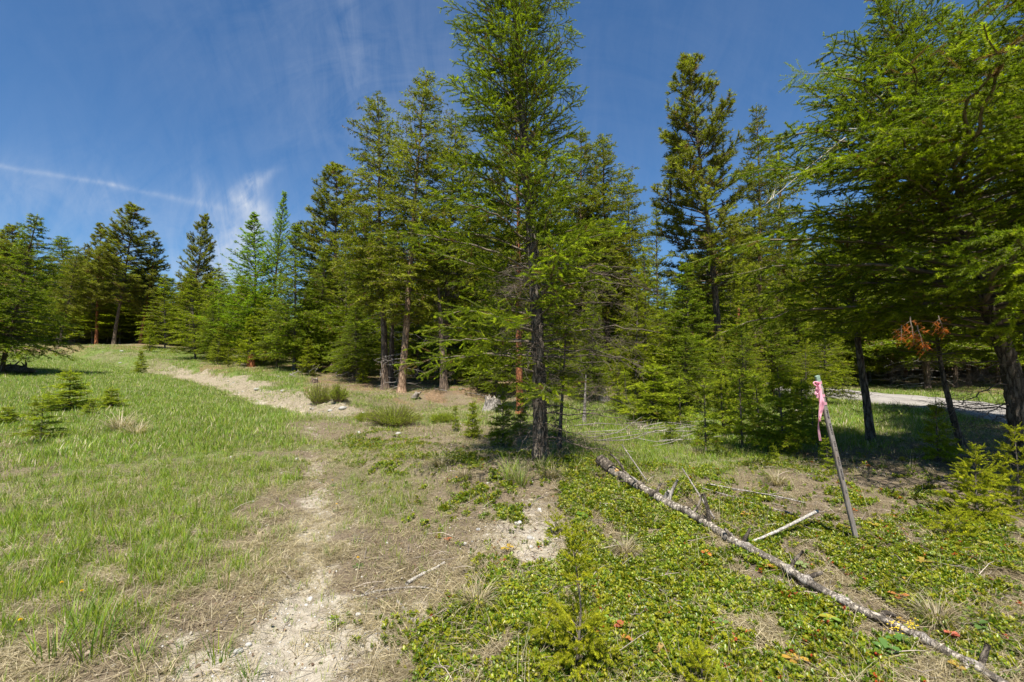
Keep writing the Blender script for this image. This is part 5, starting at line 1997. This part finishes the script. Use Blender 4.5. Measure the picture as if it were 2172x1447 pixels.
def leaf(b, p, az, el, ln, w, col, cup=.15):
    d = np.array((math.cos(az) * math.cos(el), math.sin(az) * math.cos(el), math.sin(el)))
    side = np.array((-math.sin(az), math.cos(az), 0))
    up = np.cross(d, side)
    p = np.array(p, float)
    fr = [(0, 0), (.35, .8), (.7, 1.0), (1.0, 0.0)]
    V = [p, p + d * ln * .38 + side * w * .42 + up * cup * w, p + d * ln * .38 - side * w * .42 + up * cup * w,
         p + d * ln * .74 + side * w * .5 + up * cup * w, p + d * ln * .74 - side * w * .5 + up * cup * w, p + d * ln, p + d * ln * .4, p + d * ln * .74]
    Fc = [(0, 6, 1), (0, 2, 6), (6, 7, 3), (6, 3, 1), (6, 2, 4), (6, 4, 7), (7, 5, 3), (7, 4, 5)]
    b.add(np.array(V), Fc, col)


KIN = [np.array(c) for c in ((.090, .17, .009), (.155, .235, .012), (.24, .285, .014), (.055, .11, .009), (.31, .28, .016))]


def sprig(seed, red=.0, n=11, ln=.020):
    rng = np.random.RandomState(seed)
    b = B()
    stems = rng.randint(3, 5)
    for s in range(stems):
        az0 = rng.rand() * 6.28
        o = np.array((math.cos(az0), math.sin(az0), 0)) * rng.uniform(.005, .04)
        hgt = rng.uniform(.015, .05)
        tint = KIN[rng.randint(5)]
        for i in range(n):
            f = i / n
            c = np.array((.45, .07, .02)) * rng.uniform(.7, 1.2) if rng.rand() < red else (tint * .6 + KIN[rng.randint(5)] * .4) * rng.uniform(.85, 1.2)
            leaf(b, o + np.array((0, 0, hgt * (.3 + .7 * f))), i * 2.4 + rng.randn() * .3, rng.uniform(.1, .5) + .6 * f, ln * rng.uniform(.7, 1.1), ln * .5, c)
    return b.mesh('shrub_sprig', (M_LEAF,))


def candidates(n, rmin, rmax, amax=.98, power=1.0, rng=R):
    """points with screen-even density: more per square metre near by"""
    u = rng.rand(n)
    if power == 1.0:
        r = np.exp(math.log(rmin) + (math.log(rmax) - math.log(rmin)) * u)
    else:
        e = 2 - 2 * power
        r = (rmin ** e + (rmax ** e - rmin ** e) * u) ** (1 / e)
    a = rng.uniform(-amax, amax, n)
    return r * np.sin(a), r * np.cos(a)


GT = [tuft(500 + i, 6, .045, .025, .085, .0042, .2) for i in range(4)] + [tuft(510 + i, 9, .05, .06, .15, .005, .06) for i in range(3)] + \
     [tuft(520 + i, 26, .18, .04, .10, .006, .25) for i in range(3)]
CG = hidden_collection('tufts', GT)
c_st = hidden_collection('straws', [straws(600 + i, 14, .08, .05, .16, .0030) for i in range(5)] + [straws(610 + i, 22, .18, .08, .22, .005) for i in range(2)])
c_kin = hidden_collection('sprigs', [sprig(700 + i) for i in range(6)] + [sprig(710, .35), sprig(711, .04, 8, .028)])


def scatter_all():
    # green grass
    X, Y = candidates(165000, 1.3, 16, power=.8)
    mk = masks(X, Y)
    keep = (R.rand(len(X)) < (mk['green'] ** 1.3 * .85 + .05) * (1 - .8 * mk['mat']) * (.35 + 1.2 * (mk['n2'] > .45))) & ~inside_road(X, Y)
    X, Y, g = X[keep], Y[keep], mk['green'][keep]
    idx = np.where(R.rand(len(X)) < .25 * (.3 + g), R.randint(4, 7, len(X)), R.randint(0, 4, len(X)))
    scatter('meadow_grass', 'short fresh green grass over the old track', X, Y, R.uniform(.5, 1.3, len(X)) * (.6 + .5 * g), idx, CG, .15)
    # far grass: broad low tufts
    X, Y = candidates(60000, 9, 46, power=.75)
    mk = masks(X, Y)
    keep = (R.rand(len(X)) < (mk['green'] * 1.2 + .22) * (1 - .6 * mk['duff']) * (1 - .35 * mk['bank']) * (.25 + .75 * sstep(9, 15, mk['r']))) & ~inside_road(X, Y)
    X, Y, g = X[keep], Y[keep], mk['green'][keep]
    scatter('far_meadow_grass', 'grass of the far meadow and verges', X, Y, R.uniform(.7, 1.5, len(X)) * (.7 + .7 * g), R.randint(7, 10, len(X)), CG, .1)
    # dry straw litter
    X, Y = candidates(75000, 1.2, 14, power=.8)
    mk = masks(X, Y)
    keep = (R.rand(len(X)) < np.clip(1.0 * (1 - mk['sand'] * .9) * (1 - .85 * mk['mat']) * (.25 + 1.3 * (mk['n1'] > .45)), 0, 1)) & ~inside_road(X, Y)
    X, Y = X[keep], Y[keep]
    scatter('dry_grass_litter', 'flattened dry straw lying on the soil', X, Y, R.uniform(.5, 1.2, len(X)), R.randint(0, 5, len(X)), c_st, .12, .002)
    X, Y = candidates(22000, 12, 46, power=.75)
    mk = masks(X, Y)
    keep = (R.rand(len(X)) < .6 * (1 - mk['bank'] * .5)) & ~inside_road(X, Y)
    X, Y = X[keep], Y[keep]
    scatter('far_dry_grass', 'dry grass of the far meadow', X, Y, R.uniform(.6, 1.3, len(X)), R.randint(5, 7, len(X)), c_st, .12, .004)
    # tall dead stalks with seed heads
    def stalk(seed):
        rng = np.random.RandomState(seed)
        b = B()
        for i in range(3):
            a, e, L = rng.rand() * 6.28, rng.uniform(1.0, 1.45), rng.uniform(.16, .34)
            c = STRAW[rng.randint(4)] * rng.uniform(.7, 1.1)
            blade(b, (rng.randn() * .01, rng.randn() * .01, 0), a, e, L, .0022, c, rng.uniform(.2, .7), 4)
            tip = b.V[-1][-1]
            for j in range(5):
                leaf(b, tip - np.array((0, 0, .008 * j)), rng.rand() * 6.28, 1.0, .012, .003, c * .8)
        return b.mesh('stalk', (M_GRASS,))
    cs = hidden_collection('stalks', [stalk(800 + i) for i in range(5)])
    X, Y = candidates(2600, 1.6, 18, power=.75)
    mk = masks(X, Y)
    keep = (R.rand(len(X)) < .5 * (1 - mk['sand'])) & ~inside_road(X, Y)
    X, Y = X[keep], Y[keep]
    scatter('dry_stalks', 'dead grass stalks with seed heads standing over the meadow', X, Y, R.uniform(.5, 1.2, len(X)), R.randint(0, 5, len(X)), cs, .15)
    # shrub mat
    X, Y = candidates(130000, 1.3, 11, power=.75)
    mk = masks(X, Y)
    keep = R.rand(len(X)) < mk['mat'] ** 1.3 * 1.9
    X, Y = X[keep], Y[keep]
    v = fbm(X, Y, 2.2, 2, 91)
    idx = np.where(R.rand(len(X)) < .05 * (v > .58) + .004, 6, np.where(R.rand(len(X)) < .04, 7, R.randint(0, 6, len(X))))
    scatter('evergreen_shrub_mat', 'creeping mat of small glossy evergreen leaves', X, Y, R.uniform(.45, 1.15, len(X)), idx, c_kin, .35, .004)
    # fallen leaves, bark flakes
    def flake(seed, col, s):
        rng = np.random.RandomState(seed)
        b = B()
        leaf(b, (0, 0, .003), rng.rand() * 6, rng.uniform(-.1, .25), s, s * .6, np.array(col), rng.uniform(-.2, .4))
        return b.mesh('flake', (M_GRASS,))
    cf = hidden_collection('flakes', [flake(1, (.26, .17, .11), .03), flake(2, (.38, .30, .22), .035), flake(3, (.14, .09, .06), .03), flake(4, (.50, .14, .03), .03), flake(5, (.45, .40, .33), .025)])
    X, Y = candidates(26000, 1.2, 10, power=.8)
    mk = masks(X, Y)
    keep = R.rand(len(X)) < .25 + .6 * mk['mat'] + .3 * (mk['px'] > 950)
    X, Y = X[keep], Y[keep]
    idx = np.where(R.rand(len(X)) < .06 * mk['mat'][keep], 3, np.array((0, 1, 2, 4))[R.randint(0, 4, len(X))])
    scatter('leaf_litter', 'dead brown leaves and bark flakes on the soil', X, Y, R.uniform(.3, 1.1, len(X)), idx, cf, .3, .004)
    # fine twigs
    def twig(seed):
        rng = np.random.RandomState(seed)
        b = B()
        L = rng.uniform(.08, .22)
        q = np.cumsum(rng.randn(6, 3) * .006, 0) + np.stack((np.linspace(0, L, 6), np.zeros(6), np.zeros(6) + .006), 1)
        b.tube(q, np.linspace(.0025, .001, 6), np.array((.30, .25, .20)) * rng.uniform(.5, 1.4), 0, 4)
        b.tube(np.array((q[3], q[3] + np.array((.03, .03, .01)))), (.0014, .0008), (.25, .2, .16), 0, 3)
        return b.mesh('twig', (M_TWIG,))
    ct = hidden_collection('twigs', [twig(i) for i in range(6)])
    X, Y = candidates(9000, 1.2, 12, power=.8)
    mk = masks(X, Y)
    keep = (R.rand(len(X)) < .15 + .5 * (mk['px'] > 900)) & ~inside_road(X, Y)
    X, Y = X[keep], Y[keep]
    scatter('fine_twigs', 'fine grey twigs strewn over the ground', X, Y, R.uniform(.5, 1.5, len(X)), R.randint(0, 6, len(X)), ct, .12, .003)
    # pebbles and clods
    cr = hidden_collection('pebbles', [rock_mesh(40 + i, plain_mat('clod_%d' % i, c, .95, .1, .25, 80, .4)) for i, c in enumerate(((.42, .36, .27), (.33, .28, .21), (.45, .43, .40)))])
    X, Y = candidates(42000, 1.2, 20, power=.8)
    mk = masks(X, Y)
    keep = R.rand(len(X)) < (mk['sand'] * .9 + mk['bank'] * .8 + .05)
    X, Y = X[keep], Y[keep]
    r = np.hypot(X, Y)
    scatter('pebbles_and_clods', 'crumbs of pale soil and pebbles in the ruts and on the bank', X, Y, R.uniform(.0022, .009, len(X)) * np.where(R.rand(len(X)) < .03, 2.6, 1.0) * (.7 + r * .12), R.randint(0, 3, len(X)), cr, .5, .001)


scatter_all()

# broad-leaved low plants, dandelions, dry bunches : countable things
def low_plant(px, py, seed, label, n=5, ln=.07, cols=((.17, .22, .04),), group='low broad leaved plants in the shrub mat', stemh=.05):
    p = ground(px, py)
    rng = np.random.RandomState(seed)
    root = empty('leafy_plant', p)
    tag(root, label, 'plant', group)
    b = B()
    for i in range(3):
        e = rng.randn(3) * .008
        b.tube(np.array(((0, 0, -.01), (e[0], e[1], stemh * .5), (e[0] * 2, e[1] * 2, stemh))), (.0018, .0015, .001), (.28, .16, .08), 0, 4)
    ob('stem', b.mesh('stem', (M_TWIG,)), root)
    for i in range(n):
        b = B()
        leaf(b, (0, 0, 0), 0, rng.uniform(-.1, .35), ln * rng.uniform(.75, 1.2), ln * .62, np.array(cols[rng.randint(len(cols))]) * rng.uniform(.85, 1.15), .18)
        o = ob('leaf', b.mesh('leaf', (M_LEAF,)), root, (rng.randn() * .006, rng.randn() * .006, stemh * rng.uniform(.6, 1.0)))
        o.rotation_euler = (0, 0, i * 2 * PI / n + rng.uniform(-.3, .3))


LP = [
    (1905, 1372, 'plant with paired oval green leaflets right of the log, below yellow blossoms', ((.10, .20, .04),), 7, .06),
    (1880, 1395, 'fan of green leaflets below the log', ((.12, .22, .05),), 6, .06),
    (2075, 1345, 'small green plant above the log near the right corner', ((.10, .18, .04),), 5, .05),
    (2080, 1165, 'yellowish two-leaved plant far right of the stake', ((.28, .27, .05),), 4, .06),
    (1960, 1205, 'yellow-orange leafy plant right of the stake foot', ((.34, .25, .05), (.25, .26, .05)), 5, .06),
    (1985, 1190, 'pale green leafy plant right of the yellow-orange one', ((.2, .25, .06),), 4, .05),
    (1855, 1125, 'yellow leafy plant just right of the stake foot', ((.36, .28, .04),), 5, .05),
    (1800, 1130, 'orange tinged plant just left of the stake foot', ((.36, .2, .05), (.3, .27, .05)), 4, .045),
    (1905, 1280, 'orange leaved plant right of the log middle', ((.42, .17, .05),), 5, .055),
    (1630, 1215, 'yellow-green plant with orange leaf below the log', ((.3, .3, .05), (.45, .2, .04)), 5, .05),
    (1500, 1185, 'red and orange leaves left of the log middle', ((.55, .12, .06), (.5, .25, .04)), 5, .045),
    (1320, 1345, 'olive leaves with red in the dense mat', ((.24, .22, .06), (.4, .12, .05)), 6, .06),
    (1405, 1400, 'bronze plant low in the mat right of the seedling', ((.36, .24, .08),), 6, .05),
    (1325, 1370, 'orange leaves right of the foreground seedling', ((.45, .2, .05),), 5, .04),
    (1300, 1335, 'big soft green leaves right of the foreground seedling', ((.2, .3, .06),), 5, .065),
    (1690, 1415, 'yellow and orange leaves at the bottom edge', ((.5, .3, .05),), 6, .05),
    (1485, 1440, 'bright red leaf cluster at the bottom edge', ((.6, .05, .03), (.5, .2, .05)), 4, .04),
    (1560, 1380, 'small red sprig in the dense mat', ((.5, .1, .03),), 5, .03),
    (1235, 1105, 'bright green leafed plant left of the log', ((.13, .24, .03),), 6, .06),
    (1075, 1175, 'two small leafy sprouts on the bare litter', ((.2, .28, .05), (.45, .3, .05)), 5, .05),
    (950, 1155, 'reddish sprig at the edge of the litter patch', ((.4, .14, .06),), 5, .035),
    (2020, 1365, 'coral pink leaf cluster beside the log end', ((.6, .16, .1),), 4, .05),
    (1700, 1210, 'soft grey-green leaves above the log middle', ((.22, .27, .1),), 5, .05),
    (1760, 1330, 'green leaves with yellow hearts below the log', ((.2, .3, .05), (.4, .35, .04)), 6, .05),
    (1450, 1105, 'yellow-green maple-like leaves beside the log', ((.28, .32, .05),), 5, .05),
    (1580, 1100, 'orange tipped plant right of the log stub', ((.42, .24, .05),), 4, .04),
]
for i, (px, py, lab, cols, n, ln) in enumerate(LP):
    low_plant(px, py, 900 + i, lab, n, ln, cols)

# many more small leafy plants seen singly among the mat
for i in range(70):
    px, py = rs.uniform(1250, 2160), rs.uniform(1080, 1440)
    q = rs.rand()
    cols = ((.26, .28, .05),) if q < .45 else ((.40, .26, .05),) if q < .7 else ((.48, .14, .04),) if q < .85 else ((.16, .25, .06),)
    nm_ = 'yellow-green' if q < .45 else 'amber' if q < .7 else 'red' if q < .85 else 'green'
    low_plant(px, py, 1000 + i, 'small %s leafed seedling scattered among the shrub mat' % nm_, 4, rs.uniform(.025, .05), cols, '%s seedlings among the shrub mat' % nm_, .03)

M_YEL = foliage_mat('yellow_petals', .5, .2, .3, .1)
yb = B()
for i in range(26):
    a = i * 2.4
    leaf(yb, (0, 0, .1 + .0004 * i), a, .25 + .04 * i, .014 - .0003 * i, .005, (.80, .52, .01))
Y_HEAD = yb.mesh('flower_head', (M_YEL,))
sb = B()
sb.tube(np.array(((0, 0, -.01), (.004, 0, .05), (0, 0, .1))), (.0014, .0012, .0011), (.16, .2, .05), 0, 5)
Y_STEM = sb.mesh('stem', (M_TWIG,))
lb = B()
for i in range(6):
    leaf(lb, (0, 0, .004), i * 1.05, .2, .05, .014, (.09, .17, .03))
Y_LEAF = lb.mesh('leaves', (M_LEAF,))
for px, py, lab in ((759, 1195, 'yellow dandelion by the sandy rut, nearest of the two there'), (714, 1075, 'yellow dandelion farther up beside the rut'), (705, 1022, 'small yellow dandelion left of the shrub bank'),
                    (173, 1270, 'yellow dandelion in the dry grass at bottom left'), (42, 1335, 'dandelion bud at the left bottom corner'), (1463, 992, 'yellow dandelion in the grass behind the log'),
                    (968, 1018, 'orange-yellow dandelion on the shrub bank'), (130, 1250, 'faded dandelion left of the bottom left one')):
    rt = empty('dandelion', ground(px, py + 10))
    tag(rt, lab, 'flower')
    ob('flower_head', Y_HEAD, rt, None, None, (1, 1, .7))
    ob('stem', Y_STEM, rt, None, None, (1, 1, .7))
    ob('leaves', Y_LEAF, rt)

# yellow blossom clusters beside the log
rt = empty('flowering_shrub', ground(1898, 1352))
tag(rt, 'sprig of yellow blossoms against the log', 'flower')
b = B()
for i in range(60):
    p = rs.randn(3) * np.array((.018, .012, .02)) + np.array((rs.choice([0, .085]), 0, .05))
    for k in range(4):
        leaf(b, p, k * 1.57, .4, .005, .004, (.82, .6, .02))
ob('blossoms', b.mesh('blossoms', (M_YEL,)), rt)
b = B()
b.tube(np.array(((0, 0, -.01), (0, 0, .05))), (.002, .0015), (.2, .15, .06), 0, 4)
b.tube(np.array(((.085, 0, -.01), (.085, 0, .05))), (.002, .0015), (.2, .15, .06), 0, 4)
ob('stems', b.mesh('stems', (M_TWIG,)), rt)


def bunch(seed, n, h, dry, w=.004, arch=(1.2, 2.4)):
    rng = np.random.RandomState(seed)
    b = B()
    for i in range(n):
        a = rng.rand() * 6.28
        r = .05 * math.sqrt(rng.rand())
        c = STRAW[rng.randint(4)] * rng.uniform(.6, 1.1) if rng.rand() < dry else GREENS[rng.randint(4)]
        blade(b, (math.cos(a) * r, math.sin(a) * r, -.01), a + rng.randn() * .4, rng.uniform(.9, 1.45), h * rng.uniform(.6, 1.2), w, c, rng.uniform(*arch), 5)
    return b.mesh('grass_bunch', (M_GRASS,))


BN = [bunch(i, 170, .26, 1.0) for i in range(3)] + [bunch(10 + i, 110, .34, .35, .0045, (.3, 1.2)) for i in range(2)] + [bunch(20, 26, .17, .08, .0045, (.0, .6)), bunch(21, 32, .14, .15, .0045, (.0, .7))]
for px, py, k, s, lab in ((1476, 968, 0, 1.0, 'dry grass hummock under the young fir left of the stake'), (1325, 1175, 1, .8, 'dry grass bunch between the sticks and the mat'),
                          (1010, 1290, 2, .9, 'dry grass bunch left of the foreground seedling'), (935, 990, 0, 1.1, 'grey dry bunch on the shaded bank left of the fir'),
                          (985, 1015, 1, .9, 'dry bunch left of the fir foot'), (1170, 1015, 2, 1.0, 'grey dry bunch at the fir foot'),
                          (1105, 1030, 3, 1.0, 'tall green bunchgrass before the fir foot'), (1080, 1020, 4, 1.0, 'tall mixed bunchgrass left of the fir foot'),
                          (1650, 1030, 0, 1.0, 'shaded dry bunch left of the stake'), (1990, 1330, 1, .9, 'dry bunch above the log near the right corner'),
                          (255, 915, 0, 2.6, 'sprawling straw mound in the left meadow'), (290, 925, 2, 2.0, 'straw mound joined to the sprawling one'),
                          (465, 1400, 5, 1.2, 'dark green grass clump in the sand at bottom'), (300, 1195, 5, 1.0, 'green grass clump above the dry bottom left'),
                          (190, 1380, 5, 1.6, 'tallest green grass clump at bottom left'), (165, 1330, 6, 1.4, 'green clump behind the tallest one'),
                          (480, 1250, 5, 1.1, 'green grass clump left of the rut'), (530, 1440, 6, .9, 'grass clump at the bottom edge of the sand'),
                          (345, 1220, 6, 1.1, 'green clump in the middle of the left grass'), (15, 1280, 5, 1.4, 'green clump at the left edge'),
                          (400, 1170, 5, 1.1, 'green clump midway to the rut'), (700, 1180, 6, .8, 'low clump right of the rut'), (620, 1130, 6, .9, 'clump left of the narrow sand rut'),
                          (1150, 1000, 4, .8, 'green wisps in front of the fir trunk'), (1660, 940, 4, 1.0, 'green wisps among the young firs'),
                          (110, 1395, 6, 1.5, 'leaning green clump at the bottom left corner'), (300, 1400, 6, 1.2, 'dense low clump right of the tallest one')):
    o = ob('grass_bunch', BN[k], None, ground(px, py), (0, 0, rs.rand() * 6), s)
    tag(o, lab, 'grass clump', 'single grass bunches')
